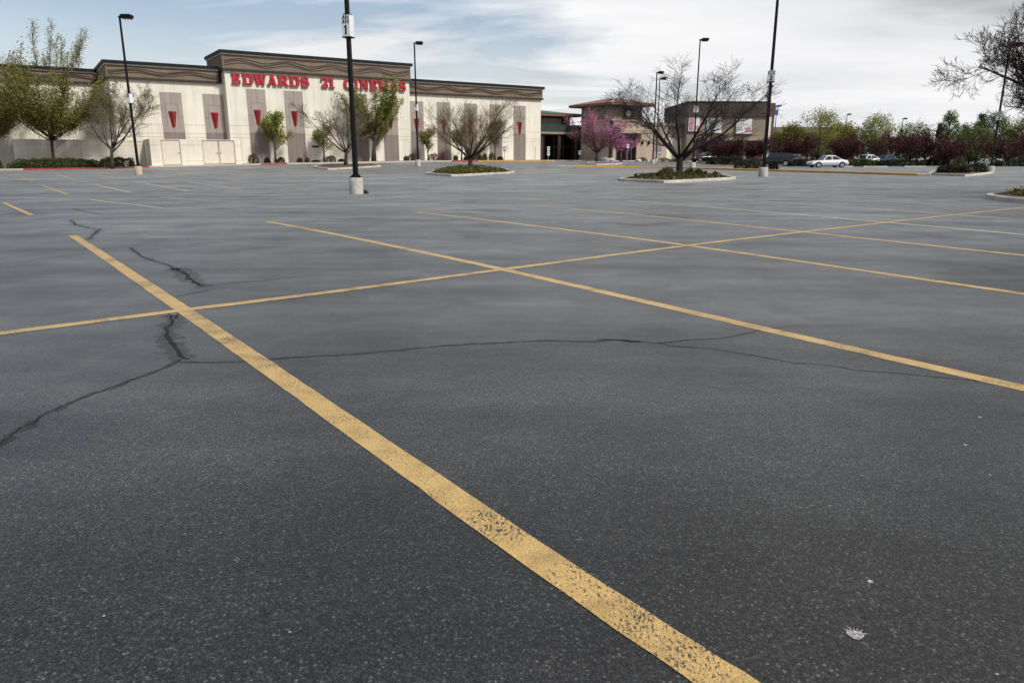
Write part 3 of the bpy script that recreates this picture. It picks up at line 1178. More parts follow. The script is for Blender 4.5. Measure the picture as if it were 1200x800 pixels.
sf = thing('storefront', 'tan storefront with brown parapet cap and wall lamps beside clock tower', 'shop building', (*TW, 0), ROT)
q = MB()
q.box(5.62, 11.2, .25, 16, -.5, 5.4)
q.box(11.2, 15.8, .6, 16, -.5, 5.4)
q.build('wall', 'tan', sf)
q = MB()
q.box(5.60, 15.95, .12, 16.1, 5.4, 5.85)
q.build('parapet_cap', 'taupe', sf)
q = MB()
q.box(11.22, 14.7, .55, .62, -.4, 3.68)
q.build('white_wall_panel', 'cream', sf)
q = MB()
q.box(8.75, 10.05, .19, .26, 1.75, 4.5)
lv = q.build('louvre', 'panel_hi', sf)
q = MB()
for k in range(9):
    q.box(8.80, 10.0, .16, .192, 1.85 + k * .29, 1.85 + k * .29 + .16)
q.build('slat', 'panel_lo', lv)
for x in (6.0, 7.3):
    q = MB()
    q.lathe([(.06, 2.65), (.14, 2.8), (.17, 3.1), (.08, 3.25)], 10, 0, (x, .05))
    q.box(x - .05, x + .05, .06, .25, 2.9, 3.0)
    q.build('wall_lamp', 'black_metal', sf)
hr = thing('roof_turret', 'low turret with red tiled hip roof behind the tan storefront', 'turret', (*W(70.5, -7), 0), ROT)
q = MB()
q.box(0, 4.6, 0, 4.6, 5.4, 6.55)
q.build('wall', 'taupe', hr)
hip(hr, 0, 4.6, 0, 4.6, 6.55, .7, .9)

LB = W(57.5, -5.85)
lb = thing('entry_pavilion', 'low dark pavilion with green hip roof beside the cinema end wall', 'pavilion', (*LB, 0), ROT)
q = MB()
q.box(-5.5, 4.7, .4, 7.5, 4.5, 6.75)
q.build('wall', 'dark_wall', lb)
q = MB()
q.box(-1.5, 3.0, .36, .41, 5.6, 6.5)
q.build('wall_panel', 'taupe', lb)
hip(lb, -5.5, 4.7, .4, 7.5, 6.75, .75, 1.2, 'roof_green')
q = MB()
q.box(-5.5, 12, -1.4, .38, 4.52, 5.53)
q.build('parapet', 'parapet_green', lb)
q = MB()
q.box(-5.5, 12, -1.5, .38, 4.2, 4.5)
q.build('beam', 'taupe', lb)
q = MB()
q.box(-5.5, 12, .385, 3.6, 4.2, 4.49)
q.build('ceiling', 'soffit', lb)
q = MB()
q.box(-5.5, 11, 3.2, 3.4, -.5, 4.19)
bw = q.build('glazed_wall', 'dark_glass', lb)
q = MB()
for k in range(9):
    q.box(-5.3 + k * 1.8, -5.2 + k * 1.8, 3.1, 3.19, -.4, 4.19)
q.box(-5.5, 11, 3.08, 3.195, 2.4, 2.52)
q.build('mullion', 'fascia_red', bw)
for x in (-1.6, 1.6, 4.8, 8.0):
    q = MB()
    q.box(x - .2, x + .2, -1.2, -.8, -.5, 4.19)
    q.build('column', 'dark_wall', lb)

# finial ball on a mast beyond the pavilion
fp = AT(662, 118)
fz = fp[2]
fl = thing('ball_finial', 'dark ball finial on a thin mast between pavilion and tower', 'finial', fp)
q = MB()
q.tube([(0, 0, 0), (0, 0, ZAT(143.5, 118) - fz)], .06, 6)
q.build('mast', 'black_metal', fl)
q = MB()
zc = ZAT(142, 118) - fz
q.lathe([(.05, zc - .33), (.25, zc - .22), (.34, zc), (.25, zc + .22), (.03, zc + .42)], 12)
q.build('ball', 'black_metal', fl, True)

# third building with posters
b3 = thing('taupe_store', 'taupe store with dark brown top band and hanging posters', 'shop building', (0, 0, 0))
q = MB()
q.box(26.2, 38.0, 113, 130, -.5, 6.75)
q.build('wall', 'taupe', b3)
q = MB()
q.box(26.1, 38.3, 112.75, 130, 6.75, 8.78)
q.build('top_band', simple('dark_brown_band', (.075, .05, .038), .7), b3)
q = MB()
q.box(26.0, 38.4, 112.68, 130, 8.78, 8.9)
q.build('coping', 'coping', b3)
q = MB()
q.box(38.0, 38.72, 113.05, 130, -.5, 6.7)
q.build('pilaster', 'cream', b3)
q = MB()
q.box(38.3, 39.25, 113.3, 130, 6.7, 8.7)
q.box(38.72, 39.2, 113.25, 130, -.5, 6.7)
q.build('pilaster', simple('brown_pilaster', (.13, .07, .055), .7), b3)
q = MB()
q.box(28, 38, 111.4, 112.98, 3.25, 3.75)
q.build('canopy', 'tan', b3)
q = MB()
q.box(31.6, 34.2, 112.9, 112.99, -.3, 3.2)
dd = q.build('entrance', 'dark_glass', b3)
q = MB()
for x in (31.6, 32.45, 33.3, 34.12):
    q.box(x, x + .1, 112.85, 112.897, -.3, 3.2)
q.build('door_frame', 'fascia_red', dd)
for x in (31.0, 34.6, 37.4):
    q = MB()
    q.box(x - .22, x + .22, 111.5, 111.95, -.4, 3.24)
    q.build('column', 'tan', b3)
for (x0, x1, z0, z1), lab, mm in (((26.35, 28.0, 4.65, 6.65), 'pink and white poster behind the dark bare tree', ('pink', 0)),
                                  ((29.05, 31.3, 4.4, 6.65), 'plain pale blue and white poster on the taupe store wall', ('sky_print', 1)),
                                  ((33.45, 35.8, 4.3, 6.4), 'white poster with pink lower corner on the taupe store', ('pink', 2))):
    pt = thing('wall_poster', lab, 'poster', ((x0 + x1) / 2, 112.9, z0), 0, 'posters on the taupe store')
    w2 = (x1 - x0) / 2
    q = MB()
    q.box(-w2, w2, 0, .08, 0, z1 - z0)
    bd = q.build('board', 'poster_white', pt)
    q = MB()
    hgt = z1 - z0
    if mm[1] == 0:
        q.box(-w2 + .1, -w2 + .75, -.012, -.004, .1, hgt - .15)
        q.box(-w2 + .9, w2 - .1, -.012, -.004, .2, hgt * .4)
    elif mm[1] == 1:
        q.box(-w2 + .1, .2, -.012, -.004, .15, hgt - .4)
        q.box(.35, w2 - .15, -.012, -.004, hgt * .5, hgt - .2)
    else:
        q.box(w2 - .95, w2 - .1, -.012, -.004, .15, hgt * .4)
    q.build('print', mm[0], pt)
    q = MB()
    q.box(-w2 - .06, -w2, -.02, .1, -.25, hgt + .05)
    q.box(-w2 - .06, w2 + .06, -.02, .1, -.25, -.003)
    q.build('poster_frame', 'soffit', pt)
bs = thing('blade_sign', 'small blue sign sticking out from the taupe store corner', 'sign', (39.3, 113.6, 7.0))
q = MB()
q.box(0, .55, 0, .12, 0, 1.4)
q.build('sign_panel', 'blue_sign', bs)
q = MB()
q.box(.1, .45, -.01, .0, .75, 1.15)
q.build('emblem', 'white_sign', bs)

# long low roof beyond the trees
lp = AT(905, 150)
bk = thing('low_hall', 'long low brown roofed building with white gable behind the trees', 'building', (0, 0, 0))
xa, xb = AT(905, 150)[0], AT(1000, 150)[0]
zr, ze = ZAT(147.5, 150), ZAT(156, 150)
q = MB()
q.box(xa, xb, 150, 166, 0, ze)
q.build('wall', 'tan', bk)
q = MB()
q.add([(xa - 1, 149, ze), (xb + .5, 149, ze), (xb + .5, 167, ze), (xa - 1, 167, ze), (xa - 1, 156, zr), (xb - 1, 156, zr)],
      [(0, 1, 5, 4), (1, 2, 5), (2, 3, 4, 5), (3, 0, 4), (0, 3, 2, 1)])
q.build('roof', simple('shingle', (.13, .10, .075), .85, .2, 2), bk)
q = MB()
xg0, xg1 = AT(1000, 147)[0], AT(1013, 147)[0]
zg0, zg1 = ZAT(158, 147), ZAT(151, 147)
q.prism_xz([(xg0, 0), (xg1, 0), (xg1, zg0), ((xg0 + xg1) / 2, zg1), (xg0, zg0)], 147, 160)
q.build('gable', 'white_trim', bk)


# ------------------------------------------------------------------ lamp posts
SIGNROT = R(-18.6)


def lamp(label, p, H=11.0, sign=None, base=(.235, .56), head=True, headrot=0.0, pole=.075, group='parking lot lamp posts', basemat='concrete'):
    t = thing('street_lamp', label, 'lamp post', p, 0, group)
    if base:
        q = MB()
        r, h = base
        q.lathe([(r * 1.01, -.3), (r * 1.01, 0), (r, .02), (r, h - .03), (r - .03, h)], 28)
        bo = q.build('base', basemat, t)
        for pl in bo.data.polygons:
            pl.use_smooth = len(pl.vertices) == 4
        z0 = h
    else:
        z0 = 0
    q = MB()
    q.box(-.17, .17, -.17, .17, z0 + .001, z0 + .045)
    q.box(-.125, .125, -.125, .125, z0 + .045, z0 + .10)
    o = q.build('base_plate', 'black_metal', t)
    q = MB()
    w0, w1 = pole, pole * .72
    q.slant([(-w0, -w0, z0 + .1), (w0, -w0, z0 + .1), (w0, w0, z0 + .1), (-w0, w0, z0 + .1), (-w1, -w1, H - .05), (w1, -w1, H - .05), (w1, w1, H - .05), (-w1, w1, H - .05)])
    po = bevel(q.build('pole', 'black_metal', t), .02, 2)
    po.rotation_euler.z = SIGNROT
    if head:
        hd = bpy.data.objects.new('lamp_head', None)
        hm = MB()
        c, s = math.cos(headrot), math.sin(headrot)

        def rot(v):
            return (v[0] * c - v[1] * s, v[0] * s + v[1] * c, v[2])
        x0, x1 = .12, .86
        hm.slant([rot(v) for v in ((x0 + .08, -.24, H - .16), (x1 - .08, -.24, H - .16), (x1 - .08, .24, H - .16), (x0 + .08, .24, H - .16),
                                   (x0, -.28, H + .06), (x1, -.28, H + .06), (x1, .28, H + .06), (x0, .28, H + .06))])
        hm.slant([rot(v) for v in ((x0, -.28, H + .06), (x1, -.28, H + .06), (x1, .28, H + .06), (x0, .28, H + .06),
                                   (x0 + .1, -.2, H + .13), (x1 - .1, -.2, H + .13), (x1 - .1, .2, H + .13), (x0 + .1, .2, H + .13))])
        bpy.data.objects.remove(hd)
        hd = hm.build('lamp_head', 'black_metal', t)
        am = MB()
        am.slant([rot(v) for v in ((-.08, -.06, H - .10), (x0, -.06, H - .10), (x0, .06, H - .10), (-.08, .06, H - .10),
                                   (-.08, -.06, H + .02), (x0, -.06, H + .02), (x0, .06, H + .02), (-.08, .06, H + .02))])
        am.build('arm', 'black_metal', t)
        ln = MB()
        ln.slant([rot(v) for v in ((x0 + .14, -.17, H - .185), (x1 - .14, -.17, H - .185), (x1 - .14, .17, H - .185), (x0 + .14, .17, H - .185),
                                   (x0 + .14, -.17, H - .161), (x1 - .14, -.17, H - .161), (x1 - .14, .17, H - .161), (x0 + .14, .17, H - .161))])
        ln.build('lens', 'lens', hd)
    if sign:
        zb, hh, ww, num = sign
        q = MB()
        q.box(-ww / 2, ww / 2, -ww / 2, ww / 2, zb, zb + hh)
        sb = q.build('row_sign', 'white_sign', t)
        sb.rotation_euler.z = SIGNROT
        q = MB()
        q.box(-ww / 2 - .012, ww / 2 + .012, -ww / 2 - .012, ww / 2 + .012, zb - .035, zb - .001)
        q.build('sign_rim', 'black', sb)
        yf = -ww / 2 - .008
        q = MB()
        for row in range(2):
            za = zb + hh * (.97 - row * .20)
            zc = za - hh * .165
            for k in range(3):
                xa = -ww / 2 + .02 + k * ww * .32
                dx = ww * .16
                sh = dx if row == 0 else dx * .8
                pl = [(xa, zc), (xa + ww * .17, zc), (min(ww / 2 - .008, xa + ww * .17 + sh), za), (min(ww / 2 - .02, xa + sh), za)]
                q.prism_xz(pl, yf, yf + .006)
        q.build('slash_pattern', 'black', sb)
        if num:
            q = MB()
            if num == '1':
                q.prism_xz([(-.035, zb + .06), (.02, zb + .06), (.035, zb + hh * .52), (-.02, zb + hh * .52)], yf, yf + .006)
                q.prism_xz([(-.075, zb + hh * .40), (-.022, zb + hh * .44), (-.02, zb + hh * .50), (-.06, zb + hh * .46)], yf - .002, yf + .006)
            else:
                glyph(q, num, -.085, .085, zb + .06, zb + hh * .53, yf, .006)
            q.build('numeral', ['black', 'black'], sb)
        q = MB()
        q.box(-.1, .1, -.1, .1, zb + hh + .001, zb + hh + .05)
        q.build('bracket', 'black_metal', sb)
    return t


pA = G(418, 227.3)
lamp('nearest black lamp post on white concrete base with boxed row sign', pA, 11.0, (ZAT(43.5, pA[1], 410) - pA[2], .66, .285, '1'), (.235, .56))
pB = G(163, 204.8)
lamp('lamp post left of the gates before the hedge, on tan base', pB, ZAT(19.5, pB[1], 147) - pB[2], (ZAT(121, pB[1], 152) - pB[2], .62, .29, None), (.25, .60), basemat=simple('tan_base_paint', (.46, .38, .28), .85, .15, 3, bump=.3))
pC = G(490, 194.6)
lamp('lamp post before the cinema between the leafy tree and bare tree', pC, ZAT(50.5, pC[1], 486) - pC[2], (ZAT(130, pC[1], 488) - pC[2], .62, .29, None), (.27, .62), pole=.08)
pD = G(894, 207)
lamp('tall lamp post with boxed row sign beside the yellow kerb', pD, 11.6, (ZAT(96, pD[1], 899) - pD[2], .66, .46, '2'), (.30, .60), pole=.115)
pE = G(811.5, 198)
lamp('lamp post rising through the dark bare tree on its island', pE, ZAT(46.5, pE[1], 821) - pE[2], (ZAT(132, pE[1], 814) - pE[2], .66, .42, '2'), (.30, .66), pole=.08)
pF = AT(765, 96)
lamp('thin lamp post in front of the tan storefront', pF, ZAT(85, 96, 770) - pF[2], None, (.30, .5), pole=.09)
pG_ = AT(768.7, 102)
lamp('thinner second lamp post close behind the storefront one', pG_, ZAT(92, 102, 770) - pG_[2], None, (.3, .5), pole=.075)
pH = G(1160, 203.4)
lamp('lamp post tilting past the overhanging bare branches', pH, ZAT(52, pH[1], 1183) - pH[2], (ZAT(141, pH[1], 1168) - pH[2], .62, .32, '2'), (.27, .56))
for u, vt, Y, lab in ((903, 101.5, 125, 'far lamp head peeking past the tall lamp post pole'), (913, 124, 150, 'far lamp post above the blue blade sign'),
                      (995, 134, 165, 'far lamp post above the light green trees'), (1060.5, 139, 160, 'far lamp post above the broad plum trees')):
    p = AT(u, Y)
    z = ZAT(vt, Y, u)
    x = ray(u, vt)[0] * Y / ray(u, vt)[1]
    p = (x - .4, Y, g(x, Y))
    lamp(lab, p, z - p[2], None, (.3, .6), pole=.09)

# ------------------------------------------------------------------ small sign posts by the shops
for u, v0, v1, plates, lab, mat in ((642.5, 186.5, 172, 2, 'white double plate sign post before the dark pavilion', 'white_sign'),
                                    (679, 187, 176.5, 1, 'short white sign post left of the blossom tree', 'white_sign'),
                                    (735, 187, 169, 1, 'white sign post at the clock tower entrance', 'white_sign'),
                                    (591, 187.5, 172.5, 1, 'blue sign post before the cinema wall', 'blue_sign'),
                                    (627, 187.5, 172, 0, 'thin grey post near the end of the cinema wall', 'galv'),
                                    (772, 187, 177, 1, 'blue and white sign post under the storefront louvre', 'blue_sign')):
    Y = 99 if u > 600 else 97
    p = AT(u, Y)
    t = thing('sign_post', lab, 'sign post', (p[0], p[1], p[2] + .1), ROT * .4, 'small sign posts by the shops')
    h = ZAT(v1, Y, u) - p[2] - .1
    q = MB()
    q.tube([(0, 0, -.3), (0, 0, h)], .035, 6)
    q.build('post', 'galv', t)
    for k in range(plates):
        q = MB()
        z1 = h - k * .62
        q.box(-.17, .17, -.07, -.045, z1 - .5, z1)
        pl = q.build('plate', mat, t)
        q = MB()
        q.box(-.1, .1, -.077, -.071, z1 - .32, z1 - .12)
        q.build('print', 'blue_sign' if mat == 'white_sign' else 'white_sign', pl)


# ------------------------------------------------------------------ trees
def branchset(seed, P):
    """recursive limbs; returns list of (level, points, radii)"""
    rnd = random.Random(seed)
    out = []

    def grow(p, d, L, r, lvl):
        n = P['seg'][lvl]
        pts, rad = [p.copy()], [r]
        dirs = [d.copy()]
        for i in range(n):
            k = P['wob'][lvl]
            d = d + Vector((rnd.gauss(0, k), rnd.gauss(0, k), rnd.gauss(0, k))) + Vector((0, 0, P['trop'][lvl])) / n
            d.normalize()
            p = p + d * (L / n)
            pts.append(p.copy())
            dirs.append(d.copy())
            rad.append(r * (1 - (1 - P['tip'][lvl]) * (i + 1) / n))
        out.append((lvl, pts, rad))
        if lvl + 1 >= P['levels']:
            return
        nc = P['kids'][lvl]
        nc = nc if lvl == 0 else max(1, int(round(nc * rnd.uniform(.75, 1.25))))
        for j in range(nc):
            if lvl == 0 and P.get('whorl'):
                f = rnd.uniform(P['start'][0], 1.0)
            else:
                f = P['start'][lvl] + (1 - P['start'][lvl]) * (j + rnd.random()) / nc
            x = f * n
            i = min(int(x), n - 1)
            q = pts[i].lerp(pts[i + 1], x - i)
            dd = dirs[i + 1]
            az = 2 * math.pi * (j / nc) + rnd.uniform(-.35, .35) if lvl == 0 else rnd.uniform(0, 2 * math.pi)
            an = P['ang'][lvl] * rnd.uniform(.72, 1.25)
            o = dd.orthogonal().normalized()
            o.rotate(Matrix.Rotation(az, 3, dd))
            nd_ = (dd * math.cos(an) + o * math.sin(an)).normalized()
            rr = (rad[i] * (1 - (x - i)) + rad[i + 1] * (x - i)) * P['rr'][lvl]
            rr = max(rr, P['rmin'])
            ll = P['len'][lvl + 1] * rnd.uniform(.7, 1.25) * (1 - P['taper'][lvl] * f)
            grow(q, nd_, ll, rr, lvl + 1)
    grow(Vector((0, 0, -.05)), Vector((P.get('lean', 0), 0, 1)).normalized(), P['len'][0], P['r0'], 0)
    return out


BARE = dict(levels=5, seg=[3, 7, 5, 4, 3], wob=[.05, .09, .13, .16, .18], trop=[0, .55, .35, .25, .2], tip=[.8, .13, .25, .4, .5],
            kids=[7, 7, 6, 4], start=[.72, .22, .2, .2], ang=[.95, .62, .7, .75], rr=[.52, .55, .55, .6], rmin=.0065,
            len=[1.1, 3.9, 1.7, .85, .42], taper=[0, .45, .45, .4], r0=.17)
UPRIGHT = dict(levels=4, seg=[5, 6, 4, 3], wob=[.03, .06, .1, .14], trop=[0, .8, .5, .3], tip=[.45, .3, .35, .5],
               kids=[16, 6, 4], start=[.25, .2, .2], ang=[.75, .55, .6], rr=[.42, .5, .55], rmin=.007,
               len=[4.0, 2.6, .9, .45], taper=[.45, .4, .4], r0=.12)
VASE = dict(levels=4, seg=[3, 8, 4, 3], wob=[.03, .05, .08, .12], trop=[0, .9, .6, .3], tip=[.8, .25, .3, .5],
            kids=[9, 12, 3], start=[.75, .15, .2], ang=[.62, .42, .5], rr=[.5, .42, .5], rmin=.008,
            len=[1.4, 5.0, .9, .4], taper=[0, .45, .3], r0=.15)


def leaf_cloud(pts, n_each, spread, size, rnd, flat=0.0):
    """small four-cornered leaves scattered round the given points"""
    P = np.repeat(np.array(pts, dtype=np.float32), n_each, axis=0)
    n = len(P)
    P = P + rnd.normal(0, spread, (n, 3)).astype(np.float32) * np.array([1, 1, .85])
    a = rnd.normal(0, 1, (n, 3))
    a[:, 2] *= (1 - flat)
    a /= np.linalg.norm(a, axis=1, keepdims=True) + 1e-9
    b = rnd.normal(0, 1, (n, 3))
    b -= a * np.sum(a * b, axis=1, keepdims=True)
    b /= np.linalg.norm(b, axis=1, keepdims=True) + 1e-9
    s = size * rnd.uniform(.55, 1.25, (n, 1))
    V = np.stack([P - a * s, P + b * s * .5, P + a * s, P - b * s * .5], axis=1).reshape(-1, 3)
    return V


def np_mesh(name, V, quads, mats, mi=None, parent=None):
    me = bpy.data.meshes.new(name)
    me.vertices.add(len(V))
    me.vertices.foreach_set('co', np.asarray(V, dtype=np.float32).ravel())
    nq = len(quads)
    me.loops.add(nq * 4)
    me.loops.foreach_set('vertex_index', np.asarray(quads, dtype=np.int32).ravel())
    me.polygons.add(nq)
    me.polygons.foreach_set('loop_start', np.arange(0, nq * 4, 4, dtype=np.int32))
    for m_ in mats:
        me.materials.append(M[m_])
    if mi is not None:
        me.polygons.foreach_set('material_index', np.asarray(mi, dtype=np.int32))
    me.update(calc_edges=True)
    o = bpy.data.objects.new(name, me)
    COL.objects.link(o)
    if parent is not None:
        o.parent = parent
    return o


def tree(label, p, width, height, par, seed, bark='bark', twig='twig', leaf=None, n_leaf=0, spread=.2, size=.08, name='bare_tree', cat='tree', group=None,
         trunk_lv=2, over=None, rz=0.0, rmin=None, depth_scale=1.0, leaf2=None, keepz=None):
    P = dict(par)
    if over:
        P.update(over)
    if rmin:
        P['rmin'] = rmin
    br = branchset(seed, P)
    allp = np.array([q for l, pts, r in br for q in pts])
    w = (np.percentile(allp[:, 0], 99.3) - np.percentile(allp[:, 0], .7))
    h = np.percentile(allp[:, 2], 99.6)
    cx0 = (np.percentile(allp[:, 0], 99.3) + np.percentile(allp[:, 0], .7)) / 2
    sx, sz = width / w, height / h
    zt = P['len'][0]

    def tf(q):
        return (q.x * sx, q.y * sx * depth_scale, q.z * sz)
    rs = (sx + sz) / 2
    t = thing(name, label, cat, p, rz, group)
    tb_, cb = MB(), MB()
    tips = []
    for lvl, pts, rad in br:
        Q = [tf(q) for q in pts]
        if lvl < trunk_lv:
            rr = [max(r_ * rs, .008) for r_ in rad]
            if lvl == 0:
                rr[0] *= 1.35
            tb_.tube(Q, rr, 8 if lvl == 0 else 6)
        else:
            cb.tube(Q, [max(r_, P['rmin']) for r_ in rad], 4 if lvl == trunk_lv else 3, 0, False)
        if lvl >= P['levels'] - 2:
            tips += Q[1:]
    tb_.build('trunk', bark, t, True)
    co = cb.build('branches' if leaf else 'crown', twig, t)
    if leaf:
        co.name = 'branches'
        rnd = np.random.default_rng(seed)
        V = leaf_cloud(tips, n_leaf, spread, size, rnd)
        nq = len(V) // 4
        quads = np.arange(nq * 4).reshape(-1, 4)
        mats = [leaf] + ([leaf2] if leaf2 else [])
        mi = None
        if leaf2:
            zq = V[::4, 2] / height + rnd.normal(0, .12, nq)
            xq = V[::4, 0] / width
            mi = ((zq + .5 * xq) < .62).astype(np.int32)
        np_mesh('crown', V, quads, mats, mi, t)
    return t


def tree_px(label, u, v, w_px, top_v, par, seed, Y=None, dz=0.0, **kw):
    p = G(u, v) if Y is None else AT(u, Y)
    k = PPM(p)
    h = ZAT(top_v, p[1], u) - p[2] - dz
    return tree(label, (p[0], p[1], p[2] + dz), w_px / k, h, par, seed, **kw)


# bare trees on the islands
tree_px('wide bare spreading tree on the grass island before the cinema', 551, 201, 116, 113, BARE, 21, dz=.1, over=dict(kids=[13, 10, 7, 4], r0=.17, ang=[1.02, .62, .7, .75], trop=[0, .5, .5, .45, .3], len=[1.0, 3.9, 1.9, 1.0, .55]), twig='twig_mid', rmin=.0065)
tree_px('large dark bare tree on the shrub island before the shops', 796, 210, 172, 77, BARE, 7, dz=.12, bark='bark_dark', twig='twig_dark', rmin=.006,
        over=dict(kids=[9, 10, 7, 5], r0=.175, ang=[.8, .6, .65, .7], len=[1.3, 4.0, 1.8, .95, .5], trop=[0, .5, .4, .3, .2]))
tree_px('slim bare tree growing behind the nearest lamp post', 405, 195, 88, 112, BARE, 23, dz=.1, twig='twig_pale', rmin=.009,
        over=dict(kids=[8, 9, 7, 5], ang=[.7, .6, .65, .7], trop=[0, .55, .6, .5, .4], r0=.14, len=[1.3, 3.6, 1.6, .85, .4]))
tree_px('bare forked tree between the hedges at the cinema corner', 131, 191.5, 92, 99, BARE, 31, Y=69, twig='twig_pale', leaf='leaf_brown', n_leaf=1, spread=.10, size=.035, rmin=.009,
        over=dict(kids=[8, 9, 8, 5], ang=[.8, .6, .65, .7], trop=[0, .55, .55, .45, .35], r0=.12, len=[1.6, 3.9, 1.7, .85, .4]))
tree_px('bare tree overhanging from beyond the frame edge', 1288, 231, 246, -66, BARE, 48, dz=.1, bark='bark_dark', twig='twig_dark', rmin=.0058,
        over=dict(levels=6, seg=[3, 7, 5, 4, 3, 3], wob=[.05, .09, .13, .16, .18, .2], trop=[0, .42, .35, .35, .3, .2], tip=[.8, .13, .3, .4, .5, .5], kids=[15, 11, 7, 5, 3],
                  start=[.75, .15, .2, .2, .2], rr=[.5, .55, .55, .6, .6], taper=[0, .45, .45, .4, .3], ang=[1.0, .62, .7, .75, .7], r0=.25, len=[2.0, 3.7, 1.7, .85, .42, .24]))

# trees along the left hedge and behind the roof
tree_px('large dense olive brown tree over the hedge left of the cinema', 63, 191, 112, 70, VASE, 3, Y=70, bark='bark', twig='twig', leaf='leaf_olive', n_leaf=3, spread=.32, size=.085, rmin=.011, name='budding_tree',
        over=dict(kids=[30, 15, 6], ang=[1.1, .55, .6], start=[.75, .12, .2], r0=.13, len=[2.7, 5.4, 1.2, .5], trop=[0, .55, .5, .4], whorl=True))
tree_px('dense olive tree cut by the left frame edge', -8, 193, 84, 78, VASE, 4, Y=73, bark='bark', twig='twig', leaf='leaf_olive', n_leaf=3, spread=.32, size=.085, rmin=.011, name='budding_tree',
        over=dict(kids=[30, 15, 6], ang=[1.1, .55, .6], start=[.75, .12, .2], r0=.13, len=[2.7, 5.4, 1.2, .5], trop=[0, .55, .5, .4], whorl=True))
tree_px('tall pale green poplar rising behind the cinema roof', 60, 190, 100, 34, VASE, 15, Y=112, twig='twig_pale', leaf='leaf_pale', n_leaf=2, spread=.25, size=.12, rmin=.018, name='poplar_tree',
        over=dict(kids=[22, 26, 4], len=[4, 12, 1.5, .8], ang=[.5, .35, .5], start=[.5, .3, .2]))
tree_px('twiggy tree top behind the roof at the left edge', 0, 190, 40, 52, VASE, 16, Y=115, twig='twig_pale', leaf='leaf_pale', n_leaf=1, spread=.2, size=.06, rmin=.018, name='poplar_tree',
        over=dict(kids=[12, 18, 4], len=[2.5, 12, 1.6, .8], ang=[.4, .42, .5]))

# trees along the cinema wall
def on_walk(u, s):                         # point on the walk, s metres out from the cinema wall, seen at photo column u
    a = ray(u, 188)
    P0 = W(0, s)
    k = (P0[0] * N[0] + P0[1] * N[1]) / (a[0] * N[0] + a[1] * N[1])
    x, y = a[0] * k, a[1] * k
    t = (x - PL[0]) * T[0] + (y - PL[1]) * T[1]
    return (x, y, Bz(t) + .02)


def wall_tree(label, u, s, w_px, top_v, par, seed, **kw):
    p = on_walk(u, s)
    k = PPM(p)
    return tree(label, p, w_px / k, ZAT(top_v, p[1], u) - p[2], par, seed, **kw)


wall_tree('small round leafy tree between two tall grey panels', 323, 2.6, 31, 132, UPRIGHT, 41, leaf='leaf_spring', n_leaf=3, spread=.16, size=.105, name='leafy_tree', over=dict(start=[.32, .2, .2]))
wall_tree('small yellow-green tree left of the slim bare tree', 380, 2.6, 22, 147, UPRIGHT, 42, leaf='leaf_yellow', n_leaf=2, spread=.15, size=.08, name='leafy_tree', over=dict(start=[.35, .2, .2]), twig='twig_pale')
wall_tree('big upright green tree hiding part of the red letters', 438, 3.0, 68, 95, VASE, 43, leaf='leaf_spring', n_leaf=3, spread=.13, size=.105, name='leafy_tree', over=dict(kids=[24, 14, 4], ang=[.72, .36, .5], len=[3.0, 4.2, .75, .4], start=[.38, .12, .2], trop=[0, 1.2, .6, .3], taper=[.25, .4, .3], tip=[.4, .2, .3, .5]))
wall_tree('thin yellow-green tree just right of the second lamp post', 502, 2.6, 17, 149, UPRIGHT, 44, leaf='leaf_yellow', n_leaf=2, spread=.16, size=.09, name='leafy_tree', over=dict(start=[.32, .2, .2]), twig='twig_pale')
wall_tree('small green tree behind the right side of the wide bare tree', 580, 2.6, 18, 142, UPRIGHT, 45, leaf='leaf_green', n_leaf=2, spread=.16, size=.10, name='leafy_tree', over=dict(start=[.32, .2, .2]))
wall_tree('small green tree behind the left side of the wide bare tree', 541, 2.6, 18, 146, UPRIGHT, 46, leaf='leaf_yellow', n_leaf=2, spread=.16, size=.09, name='leafy_tree', over=dict(start=[.32, .2, .2]))

# blossom tree
tree_px('redbud tree in magenta pink blossom before the clock tower', 699, 190.5, 62, 133, BARE, 51, Y=98, dz=.1, leaf='blossom', leaf2='blossom_dull', n_leaf=5, spread=.26, size=.085, rmin=.012, name='blossom_tree', bark='bark',
        over=dict(levels=4, kids=[9, 8, 7], seg=[3, 7, 5, 4], ang=[.9, .6, .7], trop=[0, .45, .35, .25], len=[1.0, 4.0, 1.7, .8]))
tree_px('smaller bright pink redbud by the tower entrance', 727, 189, 28, 158, BARE, 52, Y=101, dz=.1, leaf='blossom', n_leaf=4, spread=.22, size=.075, rmin=.012, name='blossom_tree', bark='bark',
        over=dict(levels=4, kids=[6, 6, 6], seg=[3, 7, 5, 4], len=[1.5, 3, 1.5, .8]))

